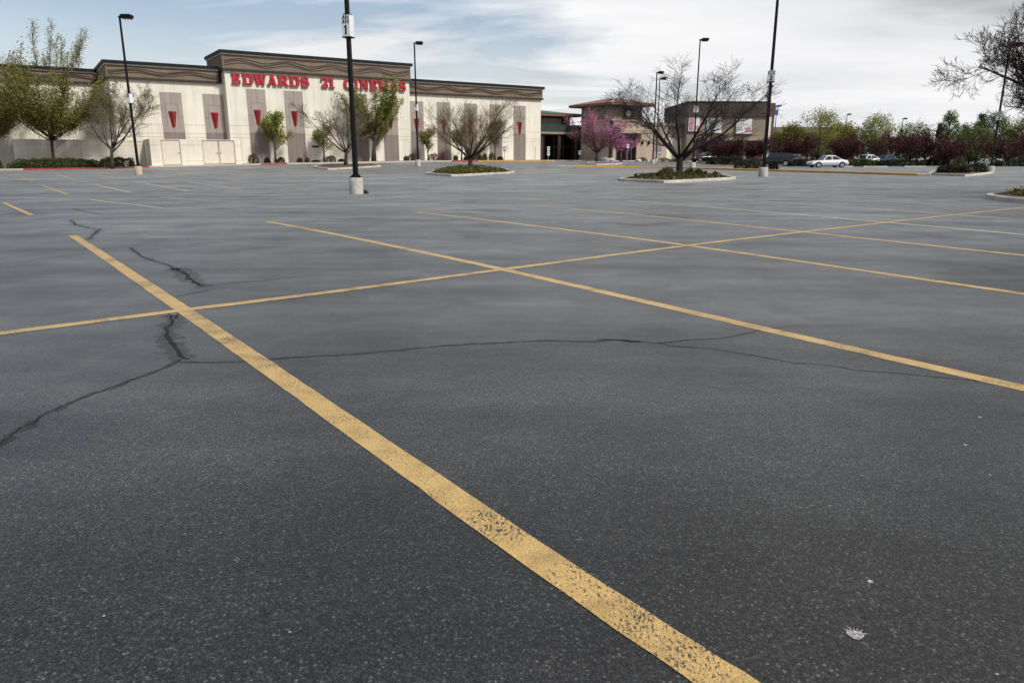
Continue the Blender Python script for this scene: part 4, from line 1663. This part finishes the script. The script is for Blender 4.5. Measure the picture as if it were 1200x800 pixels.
# plum trees, green trees and conifers on the right
PLUM = dict(levels=4, kids=[9, 8, 6], seg=[3, 6, 4, 3], ang=[1.0, .65, .7], trop=[0, .35, .2, .1], len=[1.3, 3.4, 1.6, .8], start=[.7, .15, .15], r0=.14)
for i, (u, w, top, Y, lab) in enumerate((
        (833, 46, 155, 108, 'dark plum tree seen through the large dark bare tree'),
        (852, 40, 160, 103, 'rounded plum tree before the taupe store entrance'),
        (884, 44, 160, 104, 'plum tree just left of the tall lamp post'),
        (935, 52, 159, 106, 'plum tree behind the white sedan bonnet'),
        (992, 52, 159, 104, 'plum tree behind the white sedan boot'),
        (1046, 60, 155, 104, 'broad plum tree left of the twin purple clump'),
        (1083, 62, 154, 106, 'broad plum tree behind the clipped island bushes'),
        (1112, 50, 164, 101, 'low plum tree leaning over the island bushes'),
        (1182, 62, 158, 103, 'plum tree behind the tilted lamp post'))):
    tree_px(lab, u, 190, w * .86, top + 1.5, BARE, 60 + i, Y=Y, leaf='leaf_plum', n_leaf=5, spread=.30, size=.10, rmin=.012, name='plum_tree', bark='bark_dark', twig='twig_dark', over=PLUM, group='purple plum trees')


def crown_tree(label, p, width, height, seed, leaf, shape='round', n_clump=60, per=60, size=.14, name='leafy_tree', group=None, bark='bark_dark'):
    """tree whose leafy clumps hang on limbs reaching to each clump; shape sets the outline"""
    rnd = np.random.default_rng(seed)
    t = thing(name, label, 'tree', p, 0, group)
    pts, limbs = [], MB()
    r_w = width / 2
    z0 = height * (.06 if shape == 'cone' else .16)
    lumps = rnd.uniform(.75, 1.1, 7)
    for k in range(n_clump):
        f = rnd.random() ** (.8 if shape == 'cone' else 1.0)
        z = z0 + (height - z0) * f
        if shape == 'cone':
            lim = r_w * (1 - f) ** .85 + .05
        elif shape == 'column':
            lim = r_w * (math.sin(math.pi * min(1, f * .86 + .12)) ** .6)
        else:
            lim = r_w * math.sqrt(max(.03, 1 - (2 * f - .85) ** 2 / 1.35))
        a = rnd.uniform(0, 2 * math.pi)
        rr = lim * math.sqrt(rnd.uniform(.15, 1.0)) * lumps[int(a / 6.284 * 7) % 7]
        c = (rr * math.cos(a), rr * math.sin(a), z + (rnd.uniform(-.02, .04) * height if shape != 'cone' else 0))
        pts.append(c)
        zb = max(height * .08, z - rr * (.9 if shape != 'cone' else .15) - .2)
        limbs.tube([(0, 0, zb), (c[0] * .5, c[1] * .5, zb + (z - zb) * .4), c], [.045, .03, .012], 4, 0, False)
        if shape == 'round':               # thin leafy leaders breaking the outline
            for q in range(2):
                e = (c[0] + rnd.normal(0, .12) * r_w, c[1] + rnd.normal(0, .12) * r_w, c[2] + rnd.uniform(.03, .11) * height)
                limbs.tube([c, e], [.014, .008], 3, 0, False)
                pts.append(e)
    q = MB()
    q.tube([(0, 0, -.2), (.02 * r_w, 0, height * .3), (0, .02 * r_w, height * .65), (0, 0, height * .97)], [height * .022, height * .017, height * .010, .012], 7)
    q.build('trunk', bark, t, True)
    limbs.build('branches', 'twig_dark', t)
    sp = .075 * width if shape == 'round' else .06 * width + .05
    V = leaf_cloud(pts, max(3, per // (3 if shape == 'round' else 1)), sp, size, rnd)
    np_mesh('crown', V, np.arange(len(V)).reshape(-1, 4), [leaf], None, t)
    return t


def crown_px(label, u, w_px, top_v, seed, Y, leaf, shape, **kw):
    p = AT(u, Y)
    return crown_tree(label, p, w_px / PPM(p), ZAT(top_v, Y, u) - p[2], seed, leaf, shape, **kw)


for i, (u, w, top, Y, leaf, lab) in enumerate((
        (925, 34, 150, 124, 'leaf_olive', 'olive tree under the low brown roof'),
        (957, 56, 135, 122, 'leaf_fresh', 'light green tree above the white sedan'),
        (985, 34, 148, 126, 'leaf_olive', 'dull green tree between the two light green trees'),
        (1022, 42, 140, 121, 'leaf_fresh', 'light green tree before the white gable'),
        (1066, 44, 149, 130, 'leaf_green', 'green tree top just above the plum trees'),
        (1135, 46, 151, 118, 'leaf_green', 'bushy green tree left of the tilted lamp post'),
        (1162, 42, 141, 124, 'leaf_green', 'bushy green tree behind the tilted lamp post'),
        (1196, 46, 145, 122, 'leaf_fresh', 'pale green tree at the right frame edge'),
        (1232, 60, 149, 120, 'leaf_green', 'green tree cut by the right frame edge'),
        (903, 38, 157, 128, 'leaf_olive', 'olive tree beside the taupe store pilaster'))):
    crown_px(lab, u, w, top, 80 + i, Y, leaf, 'round', n_clump=75, per=84, size=.135, group='green trees beyond the lot')
for i, (u, w, top, Y, shape, lab) in enumerate((
        (1107, 27, 133, 126, 'column', 'tall narrow green poplar right of the plum trees'),
        (1143, 32, 135, 128, 'cone', 'dark pointed conifer behind the bushy green trees'),
        (1096, 13, 146, 132, 'cone', 'small pointed conifer beside the narrow poplar'),
        (1126, 30, 148, 130, 'cone', 'short dark conifer left of the tall pointed conifer'))):
    crown_px(lab, u, w, top, 95 + i, Y, 'leaf_dark' if i else 'leaf_green', shape, n_clump=120, per=34, size=.13, name='poplar_tree' if i == 0 else 'conifer_tree', group=None if i == 0 else 'conifers beyond the lot')

rb = np.random.default_rng(77)
pts = []
for k in range(5200):
    u = rb.uniform(898, 1330)
    Y = rb.uniform(136, 150)
    x = (u - CX) / F * Y * 1.03
    top = 4.6 + 1.0 * math.sin(x * .23) + .7 * math.sin(x * .61 + 1)
    pts.append((x, Y, .2 + top * rb.random() ** .8))
V = leaf_cloud(pts, 3, .35, .30, rb)
tag(np_mesh('tree_belt', V, np.arange(len(V)).reshape(-1, 4), ['leaf_dark']), 'dark belt of trees closing off the far side of the lot', 'wood', kind='stuff')

# ------------------------------------------------------------------ hedges and shrubs
def shrub(label, p, rx, ry, h, leaf, seed, n=900, size=.05, name='shrub', rz=0.0, boxy=.0, group=None, stems=True, skirt=.0, core=True):
    """clipped or loose bush: leafy shell over a dark twiggy heart"""
    rnd = np.random.default_rng(seed)
    t = thing(name, label, 'shrub' if name != 'hedge' else 'hedge', p, rz, group)
    d = rnd.normal(0, 1, (n, 3))
    d /= np.linalg.norm(d, axis=1, keepdims=True)
    d[:, 2] = np.abs(d[:, 2])
    if boxy:
        m_ = np.max(np.abs(d), axis=1, keepdims=True)
        d = d * (1 - boxy) + d / m_ * boxy
    lump = 1 + .10 * np.sin(d[:, :1] * 5 + seed) * np.cos(d[:, 1:2] * 6 + seed * 2) + .06 * np.sin(d[:, :1] * rx * 7)
    rr = (rnd.uniform(.80, 1.04, (n, 1))) * lump
    Pt = d * rr * np.array([rx, ry, h])
    V = leaf_cloud(Pt, 3, .035, size, rnd)
    np_mesh('foliage', V, np.arange(len(V)).reshape(-1, 4), [leaf], None, t)
    q = MB()
    r2 = random.Random(seed)
    for k in range(16):
        a = r2.uniform(0, 6.28)
        e = r2.uniform(.3, .85)
        q.tube([(math.cos(a) * rx * .12 * e, math.sin(a) * ry * .12 * e, -.05), (math.cos(a) * rx * .5 * e, math.sin(a) * ry * .5 * e, h * .5), (math.cos(a) * rx * .8 * e, math.sin(a) * ry * .8 * e, h * .82)], [.016, .012, .006], 4)
    q.build('stems', 'bark_dark', t)
    return t


def local_shrub(label, t_, s_, rx, ry, h, leaf, seed, **kw):
    x, y = W(t_, s_)
    return shrub(label, (x, y, Bz(t_)), rx, ry, h, leaf, seed, rz=ROT, **kw)


local_shrub('long clipped dark hedge under the large olive tree', -5.6, 3.9, 3.3, .85, .80, 'hedge', 201, n=6500, size=.055, name='hedge', boxy=.55)
local_shrub('shorter clipped hedge left of the tan based lamp post', -.55, 3.8, 1.5, .8, .84, 'hedge', 202, n=3000, size=.055, name='hedge', boxy=.55)
local_shrub('clipped hedge cut by the left frame edge', -11.2, 3.4, 1.6, .8, .75, 'hedge', 203, n=1800, size=.055, name='hedge', boxy=.5)

for i, (u, s_, wpx, hpx, leaf, lab) in enumerate((
        (297, 3.2, 12, 11, 'grass_dry', 'loose grey-green bush by the short red kerb'),
        (313, 2.8, 7, 6, 'box_dark', 'small dark round bush left of the round leafy tree'),
        (329, 2.8, 9, 6, 'box_dark', 'dark round bush right of the round leafy tree'),
        (351, 2.6, 6, 5, 'grass_dry', 'tiny brownish bush under the second tall panel'),
        (360, 2.6, 5, 5, 'grass_dry', 'tiny brownish bush right of the second tall panel'),
        (370, 2.4, 10, 2, 'box_dark', 'flat dark ground shrub below the wall vent'),
        (388, 2.8, 12, 7, 'box_dark', 'wide dark round bush behind the slim bare tree'),
        (400, 2.6, 8, 3, 'hedge', 'low green shrub behind the slim bare trunk'),
        (476, 2.8, 6, 5, 'hedge', 'small green bush left of the second lamp post'),
        (483, 2.8, 9, 8, 'hedge', 'bright green bush touching the second lamp post'),
        (508, 3.2, 12, 8, 'leaf_red', 'twiggy reddish shrub at the red kerb'),
        (519, 3.2, 12, 9, 'leaf_red', 'larger reddish shrub at the end of red kerb'),
        (534, 2.6, 5, 5, 'grass_dry', 'pale tufted bush left of the wide bare trunk'),
        (546, 2.6, 6, 4, 'box_dark', 'low dark bush left of the wide bare trunk'),
        (562, 2.6, 5, 6, 'grass_dry', 'first pale bush right of the wide bare trunk'),
        (568, 2.6, 6, 7, 'grass_dry', 'second pale bush right of the wide bare trunk'),
        (576, 2.6, 7, 8, 'hedge', 'green bush beside the small green tree trunk'),
        (586, 2.8, 7, 4, 'box_dark', 'low dark bush near the blue sign post'))):
    p = on_walk(u, s_)
    k = PPM(p)
    shrub(lab, p, wpx / k / 2, wpx / k / 2, hpx / k, leaf, 210 + i, n=420, size=.05 if leaf != 'grass_dry' else .06, boxy=.2)

# planting by the shops and along the far drive
for i, (u, Y, w, h, leaf, lab) in enumerate((
        (752, 101, 14, 4, 'leaf_yellow', 'yellow-green ground plants under the wall lamps'),
        (777, 102, 22, 4, 'leaf_yellow', 'yellow-green ground plants below the louvre'),
        (790, 103, 10, 3, 'hedge', 'low plants before the white wall panel'))):
    p = AT(u, Y)
    k = PPM(p)
    shrub(lab, (p[0], p[1], p[2] + .1), w / k / 2, .5, h / k, leaf, 240 + i, n=320, size=.07)
for i, (u, v, w, h, leaf, bx, lab) in enumerate((
        (873, 199, 28, 9.5, 'box_dark', .4, 'dark clipped bush left of the tall lamp base'),
        (884, 198.4, 18, 13, 'grass_dry', .1, 'yellowish rounded bush behind the tall lamp base'),
        (905.5, 200, 11, 9, 'box_dark', .2, 'small dark bush right of the tall lamp base'),
        (1110, 204.5, 22, 9, 'box_dark', .4, 'dark clipped bush at the left of the bush island'),
        (1122, 203, 20, 17, 'grass_dry', .1, 'taller greyish dome bush on the bush island'),
        (1143, 203.5, 23, 10, 'box_dark', .4, 'dark clipped bush at the right of the bush island'),
        (1126, 204.6, 16, 8, 'box_dark', .3, 'low dark bush before the greyish dome bush'))):
    p = G(u, v)
    k = PPM(p)
    shrub(lab, (p[0], p[1], p[2] + .1), w / k / 2, w / k / 2 * .8, h / k, leaf, 250 + i, n=900, size=.055, boxy=bx)
for i, (u0, u1, Y, top, leaf, lab) in enumerate((
        (830, 872, 98, 184, 'box_dark', 'long low dark hedge before the taupe store'),
        (922, 948, 97, 186.5, 'box_dark', 'dark hedge between the black wagon and white sedan'),
        (992, 1026, 97, 186.5, 'hedge', 'green hedge right of the white sedan'),
        (1024, 1084, 99, 187.5, 'box_dark', 'long dark hedge below the broad plum trees'),
        (1085, 1112, 104, 186, 'box_dark', 'dark hedge behind the bush island'),
        (1162, 1240, 97, 188, 'box_dark', 'dark hedge right of the tilted lamp post'))):
    a, b = AT(u0, Y), AT(u1, Y)
    cx = (a[0] + b[0]) / 2
    z = g(cx, Y)
    shrub(lab, (cx, Y, z), (b[0] - a[0]) / 2, .9, ZAT(top, Y) - z, leaf, 270 + i, n=int(1200 + 240 * (b[0] - a[0])), size=.075, name='hedge', boxy=.5)
for u0, u1, v in ((855, 880, 191.2), (1012, 1040, 196.2), (1060, 1086, 196.0), (985, 1000, 196)):
    run_kerb('kerb', gp((u0, v), (u1, v)), .4, .14, 'kerb')
# boulders under the blossom tree and storefront
for i, (u, Y, r, lab) in enumerate(((708, 99, .55, 'pale boulder right of the blossom trunk'), (716, 99.5, .42, 'smaller pale boulder before the tower corner'), (748, 100, .35, 'pale boulder under the first wall lamp'))):
    p = AT(u, Y)
    rnd = random.Random(i)
    q = MB()
    q.lathe([(r * .9, -.1), (r, r * .25), (r * .8, r * .6), (r * .35, r * .8)], 9)
    q.v = [(x * rnd.uniform(.85, 1.15) * 1.2, y * rnd.uniform(.85, 1.15), z * rnd.uniform(.9, 1.1)) for x, y, z in q.v]
    o = q.build('boulder', 'rock')
    o.location = (p[0], p[1], p[2] + .12)
    tag(o, lab, 'boulder')
walk('brick_paving', 63.5, 69.5, .2, 5.9, 'brick_red', .02, .2)


def turf(name, P, h, leaf, n, seed, kind='stuff', inset=.82, size=.10, parent=None):
    rnd = np.random.default_rng(seed)
    P = np.array([p[:2] for p in P])
    c = P.mean(axis=0)
    pts = []
    k = len(P)
    while len(pts) < n:
        i = rnd.integers(k)
        a, b = rnd.random(), rnd.random()
        if a + b > 1:
            a, b = 1 - a, 1 - b
        q = c + ((P[i] - c) * a + (P[(i + 1) % k] - c) * b) * inset
        r = np.linalg.norm((q - c) / (np.abs(P - c).max(axis=0) * inset))
        pts.append((q[0], q[1], g(q[0], q[1]) + .12 + rnd.random() * h * max(.15, 1 - r * r)))
    V = leaf_cloud(pts, 3, .05, size, rnd)
    o = np_mesh(name, V, np.arange(len(V)).reshape(-1, 4), [leaf])
    return tag(o, kind=kind)


tag(turf('grass', P1, .45, 'grass', 3200, 1), 'shaggy green grass on the island under the wide bare tree', 'grass')
tag(turf('ground_cover', P2, .18, 'grass_dry', 500, 2), 'sparse dry ground cover on the shrub island', 'ground cover')
tag(turf('grass', P4, .14, 'grass', 1200, 3, inset=.6, size=.045), 'shaggy grass on the island at the frame edge', 'grass')
for i, (u, v, w, h, leaf, lab) in enumerate((
        (781, 210.5, 20, 12, 'grass_dry', 'bushy yellow-green shrub left of the dark trunk'),
        (795, 211.3, 18, 8, 'grass_dry', 'low shrub in front of the dark trunk'),
        (807, 210.6, 14, 10, 'hedge', 'pale green shrub right of the dark trunk'),
        (817, 209.8, 13, 9, 'grass_dry', 'straggly shrub right of the dark trunk'),
        (826, 209.6, 6, 6, 'leaf_red', 'small reddish plant on the shrub island'),
        (838, 209.0, 6, 5, 'grass_dry', 'tiny plant at the tip of the shrub island'),
        (773, 211, 12, 8, 'grass_dry', 'leftmost yellowish shrub on the shrub island'))):
    p = G(u, v)
    k = PPM(p)
    shrub(lab, (p[0], p[1], p[2] + .1), w / k / 2, w / k / 2, h / k, leaf, 300 + i, n=520, size=.045)
pw = G(428, 227)
shrub('small weed tuft at the foot of the nearest lamp base', (pw[0] - .02, pw[1], pw[2]), .10, .10, .11, 'grass_dry', 330, n=60, size=.03, name='weed')


# ------------------------------------------------------------------ cars
def car(label, p, rz, paint, L=4.5, Wd=1.76, H=1.40, kind='sedan', group='cars parked beyond the lot'):
    t = thing('parked_car', label, 'car', p, rz, group)
    hw = Wd / 2
    if kind == 'sedan':
        body = [(-.5, .34, .58, .72), (-.485, .24, .70, .86), (-.40, .20, .80, .95), (-.28, .19, .845, .98), (-.1, .18, .86, 1), (.12, .18, .86, 1), (.28, .18, .84, .99), (.38, .19, .80, .97), (.455, .22, .86, .92), (.49, .28, .80, .80), (.5, .36, .66, .72)]
        body = [(-.5, .36, .56, .70), (-.485, .26, .66, .84), (-.42, .21, .72, .93), (-.33, .19, .77, .97), (-.2, .18, .83, 1), (0, .18, .86, 1), (.2, .18, .88, 1), (.34, .19, .90, .99), (.45, .23, .88, .93), (.49, .28, .80, .84), (.5, .36, .66, .74)]
        roof = [(-.20, .84), (-.07, .985), (.02, 1.0), (.16, .985), (.34, .90)]
        top = [(-.085, 1.345), (.02, H), (.15, 1.36)]
    else:
        body = [(-.5, .42, .66, .78), (-.485, .32, .86, .9), (-.36, .26, .98, .97), (-.2, .25, 1.02, 1), (0, .25, 1.04, 1), (.25, .25, 1.05, 1), (.42, .26, 1.05, .98), (.49, .34, 1.02, .92), (.5, .44, .9, .86)]
        roof = [(-.23, 1.0), (-.08, 1.03), (.1, 1.04), (.4, 1.05), (.485, 1.03)]
        top = [(-.10, H * .985), (.1, H), (.42, H * .97)]
    b = MB()
    ring = 10
    vs = []
    for x, zb, zt, w in body:
        y = hw * w
        zm = zb + (zt - zb) * .55
        vs += [(x * L, -y * .86, zb), (x * L, -y, zb + .1), (x * L, -y, zm), (x * L, -y * .95, zt - .04), (x * L, -y * .84, zt), (x * L, y * .84, zt), (x * L, y * .95, zt - .04), (x * L, y, zm), (x * L, y, zb + .1), (x * L, y * .86, zb)]
    fs = []
    for i in range(len(body) - 1):
        for k in range(ring):
            fs.append((i * ring + k, (i + 1) * ring + k, (i + 1) * ring + (k + 1) % ring, i * ring + (k + 1) % ring))
    fs += [tuple(range(ring)), tuple((len(body) - 1) * ring + k for k in range(ring - 1, -1, -1))]
    b.add(vs, fs)
    bo = b.build('body', paint, t, True)
    md = bo.modifiers.new('s', 'SUBSURF')
    md.levels = md.render_levels = 1

    def zbelt(x):
        for (xa, *_, za, _w), (xb, *_2, zb, _w2) in zip([(q[0], q[1], q[2], q[3]) for q in body], [(q[0], q[1], q[2], q[3]) for q in body][1:]):
            if xa <= x <= xb:
                return za + (zb - za) * (x - xa) / (xb - xa)
        return body[-1][2]
    # greenhouse: base outline and roof outline
    bx = [q[0] for q in roof]
    x0, x1 = bx[0], bx[-1]
    r0, r1 = top[0][0], top[-1][0]
    yb, yt = hw * .86, hw * .66
    c = MB()
    base = [(x0 * L, zbelt(x0) - .03), (x1 * L, zbelt(x1) - .03)]
    vs = [(x0 * L, -yb, base[0][1]), (x1 * L, -yb, base[1][1]), (x1 * L, yb, base[1][1]), (x0 * L, yb, base[0][1])]
    for xx, zz in top:
        vs += [(xx * L, -yt, zz - .05), (xx * L, -yt * .86, zz), (xx * L, yt * .86, zz), (xx * L, yt, zz - .05)]
    fs = []
    n = len(top)
    for i in range(n - 1):
        for k in range(3):
            a = 4 + i * 4 + k
            fs.append((a, a + 4, a + 5, a + 1))
    e = 4 + (n - 1) * 4
    fs += [(0, 3, 7, 6, 5, 4), (1, e, e + 1, e + 2, e + 3, 2)]
    fs += [tuple([0] + [4 + i * 4 for i in range(n)] + [1]), tuple([3, 2] + [4 + i * 4 + 3 for i in range(n - 1, -1, -1)])]
    c.add(vs, fs)
    cab = c.build('cabin', paint, t)
    # windows stand a hair proud of the cabin
    for sgn in (-1, 1):
        w = MB()

        def sp(x, f):                      # point on the side glass: x along car, f 0 belt ... 1 roof
            y = (yb + (yt - yb) * f) * sgn
            return (x * L, y + sgn * .012, None, f)
        xm = (r0 + r1) / 2 + .01
        zt_ = H - .12
        lo = lambda x: zbelt(x) + .03
        for (a, b_, cc, d) in (((x0 + .045, 0), (xm - .012, 0), (xm - .012, 1), (r0 + .012, 1)), ((xm + .012, 0), (x1 - .05, 0), (r1 - .005, 1), (xm + .012, 1))):
            pl = []
            for (x, f) in (a, b_, cc, d):
                ff = .08 + .80 * f
                z = lo(x) * (1 - f) + (zt_) * f
                y = (yb + (yt - yb) * ff) * sgn
                pl.append((x * L, y + sgn * .014, z))
            pl2 = [(x, y - sgn * .03, z) for x, y, z in pl]
            w.add(pl + pl2, [(0, 1, 2, 3) if sgn < 0 else (3, 2, 1, 0), (0, 4, 5, 1), (1, 5, 6, 2), (2, 6, 7, 3), (3, 7, 4, 0)])
        w.build('side_window', 'glass', t)
    for xa, xb, nm in ((x0, r0, 'windscreen'), (x1, r1, 'rear_window')):
        w = MB()
        za, zb_ = zbelt(xa), (top[0][1] if xa == x0 else top[-1][1]) - .02
        sg = -1 if xa == x0 else 1
        pts = []
        for f in (.12, .9):
            x = (xa + (xb - xa) * f) * L + sg * .014
            z = za + (zb_ - za) * f + .012
            y = (yb + (yt * .9 - yb) * f) * .92
            pts.append([(x, -y, z), (x, y, z)])
        pl = [pts[0][0], pts[0][1], pts[1][1], pts[1][0]]
        pl2 = [(x - sg * .03, y, z - .02) for x, y, z in pl]
        w.add(pl + pl2, [(0, 1, 2, 3), (0, 4, 5, 1), (1, 5, 6, 2), (2, 6, 7, 3), (3, 7, 4, 0)])
        w.build(nm, 'glass', t)
    wr = .31 if kind == 'sedan' else .37
    for xx in (-.315, .30):
        for sgn in (-1, 1):
            w = MB()
            ya, yb_ = (sgn * hw * 1.012, sgn * (hw - .2))
            w.cyl_y(xx * L, wr, wr, min(ya, yb_), max(ya, yb_), 22)
            wo = w.build('wheel', 'tyre', t)
            w = MB()
            w.cyl_y(xx * L, wr, wr * .64, min(ya + sgn * .012, ya - sgn * .03), max(ya + sgn * .012, ya - sgn * .03), 18)
            w.build('rim', 'rim', wo)
            w = MB()
            poly = [(xx * L + (wr + .06) * math.cos(a), wr + (wr + .06) * math.sin(a)) for a in np.linspace(-.3, math.pi + .3, 18)]
            w.prism_xz(poly, min(sgn * hw * 1.003, sgn * (hw - .1)), max(sgn * hw * 1.003, sgn * (hw - .1)))
            w.build('wheel_arch', 'black', t)
    for sgn in (-1, 1):
        w = MB()
        zl = .62 if kind == 'sedan' else .78
        w.box(-.49 * L, -.455 * L, min(sgn * hw * .5, sgn * hw * .86), max(sgn * hw * .5, sgn * hw * .86), zl - .07, zl + .05)
        w.build('headlight', 'headl', t)
        w = MB()
        w.box(.455 * L, .497 * L, min(sgn * hw * .5, sgn * hw * .87), max(sgn * hw * .5, sgn * hw * .87), zl + .04, zl + .17)
        w.build('tail_light', 'tail', t)
    w = MB()
    for sgn in (-1, 1):
        w.box(-.40 * L, .44 * L, min(sgn * hw * 1.004, sgn * hw * .9), max(sgn * hw * 1.004, sgn * hw * .9), .47, .51)
    w.build('trim_strip', 'black', t)
    return t


pS = AT(969.5, 87)
car('white sedan parked side-on behind the yellow kerb', (pS[0], pS[1], pS[2]), R(4), 'car_white', 4.55, 1.76, 1.40)
pV = AT(908, 96)
car('black station wagon parked behind the tall lamp post', (pV[0], pV[1], pV[2]), R(-25), 'car_black', 4.6, 1.8, 1.66, 'wagon')
pV = AT(1015, 101)
car('white car half hidden behind the green hedge', (pV[0], pV[1], pV[2] + .12), R(18), 'car_white', 4.4, 1.74, 1.38)
pV = AT(1037, 101)
car('dark teal car beside the white one behind hedge', (pV[0], pV[1], pV[2] + .12), R(20), 'car_teal', 4.2, 1.72, 1.40)
pV = AT(828, 104)
car('dark car parked behind the large dark bare tree', (pV[0], pV[1], pV[2] + .1), R(12), 'car_black', 4.5, 1.76, 1.45)
pV = AT(932, 104)
car('low white car nose just left of the white sedan', (pV[0], pV[1], pV[2] + .05), R(60), 'car_grey', 4.4, 1.74, 1.38)

# ------------------------------------------------------------------ camera, light, sky
cd = bpy.data.cameras.new('camera')
cam = bpy.data.objects.new('camera', cd)
COL.objects.link(cam)
cam.location = (0, 0, EYE)
cam.rotation_euler = (math.pi / 2 - TH, 0, 0)
cd.sensor_width = 36
cd.lens = F / 1200 * 36
cd.clip_start = .05
cd.clip_end = 6000
S.camera = cam

SUN_EL, SUN_AZ = 48, 126                   # azimuth clockwise from +Y (the view direction): behind and to the right
sd = bpy.data.lights.new('sun', 'SUN')
sd.energy = 2.9
sd.angle = R(8)
sd.color = (1.0, .97, .92)
so = bpy.data.objects.new('sun', sd)
COL.objects.link(so)
dv = Vector((math.sin(R(SUN_AZ)) * math.cos(R(SUN_EL)), math.cos(R(SUN_AZ)) * math.cos(R(SUN_EL)), math.sin(R(SUN_EL))))
so.rotation_euler = (-dv).to_track_quat('-Z', 'Y').to_euler()

wd = bpy.data.worlds.new('World')
S.world = wd
wd.use_nodes = True
nt = wd.node_tree
bg = nt.nodes['Background']
sky = nt.nodes.new('ShaderNodeTexSky')
sky.sky_type = 'NISHITA'
sky.sun_disc = False
sky.sun_elevation = R(SUN_EL)
sky.sun_rotation = R(SUN_AZ)
sky.air_density = 1.0
sky.dust_density = 2.0
tc = nt.nodes.new('ShaderNodeTexCoord')
sx = nt.nodes.new('ShaderNodeSeparateXYZ')
nt.links.new(tc.outputs['Generated'], sx.inputs[0])
zc = nd(nt, 'ShaderNodeMath', operation='MAXIMUM')
nt.links.new(sx.outputs[2], zc.inputs[0])
zc.inputs[1].default_value = 0.0
zo = nd(nt, 'ShaderNodeMath', operation='ADD')
nt.links.new(zc.outputs[0], zo.inputs[0])
zo.inputs[1].default_value = .10
dx = nd(nt, 'ShaderNodeMath', operation='DIVIDE')
dy = nd(nt, 'ShaderNodeMath', operation='DIVIDE')
nt.links.new(sx.outputs[0], dx.inputs[0])
nt.links.new(zo.outputs[0], dx.inputs[1])
nt.links.new(sx.outputs[1], dy.inputs[0])
nt.links.new(zo.outputs[0], dy.inputs[1])
cv = nt.nodes.new('ShaderNodeCombineXYZ')
nt.links.new(dx.outputs[0], cv.inputs[0])
nt.links.new(dy.outputs[0], cv.inputs[1])
mp = nt.nodes.new('ShaderNodeMapping')
mp.inputs['Rotation'].default_value = (0, 0, R(28))
mp.inputs['Scale'].default_value = (.62, .9, 1)
mp.inputs['Location'].default_value = (3.1, 1.4, 0)
nt.links.new(cv.outputs[0], mp.inputs['Vector'])
n1 = nd(nt, 'ShaderNodeTexNoise', Scale=.62, Detail=8.0, Roughness=.56, Distortion=.35)
nt.links.new(mp.outputs[0], n1.inputs['Vector'])
# more broken cloud towards the left, closed cloud towards the right
ax = nd(nt, 'ShaderNodeMath', operation='MULTIPLY_ADD')
nt.links.new(sx.outputs[0], ax.inputs[0])
ax.inputs[1].default_value = .24
nt.links.new(n1.outputs['Fac'], ax.inputs[2])
cr = ramp(nt, [(.39, .14), (.52, 1.0)])
nt.links.new(ax.outputs[0], cr.inputs[0])
n2 = nd(nt, 'ShaderNodeTexNoise', Scale=.85, Detail=6.0, Roughness=.5)
nt.links.new(mp.outputs[0], n2.inputs['Vector'])
cs = ramp(nt, [(.16, (4.0, 4.05, 4.2)), (.28, (6.3, 6.35, 6.45)), (.48, (7.5, 7.5, 7.6)), (.68, (8.6, 8.6, 8.6))])
dk = nd(nt, 'ShaderNodeMath', operation='MULTIPLY')
nt.links.new(zc.outputs[0], dk.inputs[0])
xr = nd(nt, 'ShaderNodeMath', operation='MAXIMUM')
nt.links.new(sx.outputs[0], xr.inputs[0])
xr.inputs[1].default_value = .0
nt.links.new(xr.outputs[0], dk.inputs[1])
ds = nd(nt, 'ShaderNodeMath', operation='MULTIPLY_ADD')
nt.links.new(dk.outputs[0], ds.inputs[0])
ds.inputs[1].default_value = -2.6
nt.links.new(n2.outputs['Fac'], ds.inputs[2])
nt.links.new(ds.outputs[0], cs.inputs[0])
# cloud thins to bright haze near the horizon
hz = ramp(nt, [(.0, .85), (.20, 0.0)])
nt.links.new(zc.outputs[0], hz.inputs[0])
fmax = nd(nt, 'ShaderNodeMath', operation='MAXIMUM')
nt.links.new(cr.outputs[0], fmax.inputs[0])
nt.links.new(hz.outputs[0], fmax.inputs[1])
mixsky = mixc(nt, fmax.outputs[0], sky.outputs[0], cs.outputs[0])
nt.links.new(mixsky, bg.inputs['Color'])
bg.inputs['Strength'].default_value = .095

S.view_settings.view_transform = 'Standard'
S.view_settings.look = 'None'
S.view_settings.exposure = .38
S.view_settings.gamma = 1
S.render.engine = 'CYCLES'
S.cycles.use_denoising = True
S.cycles.max_bounces = 6
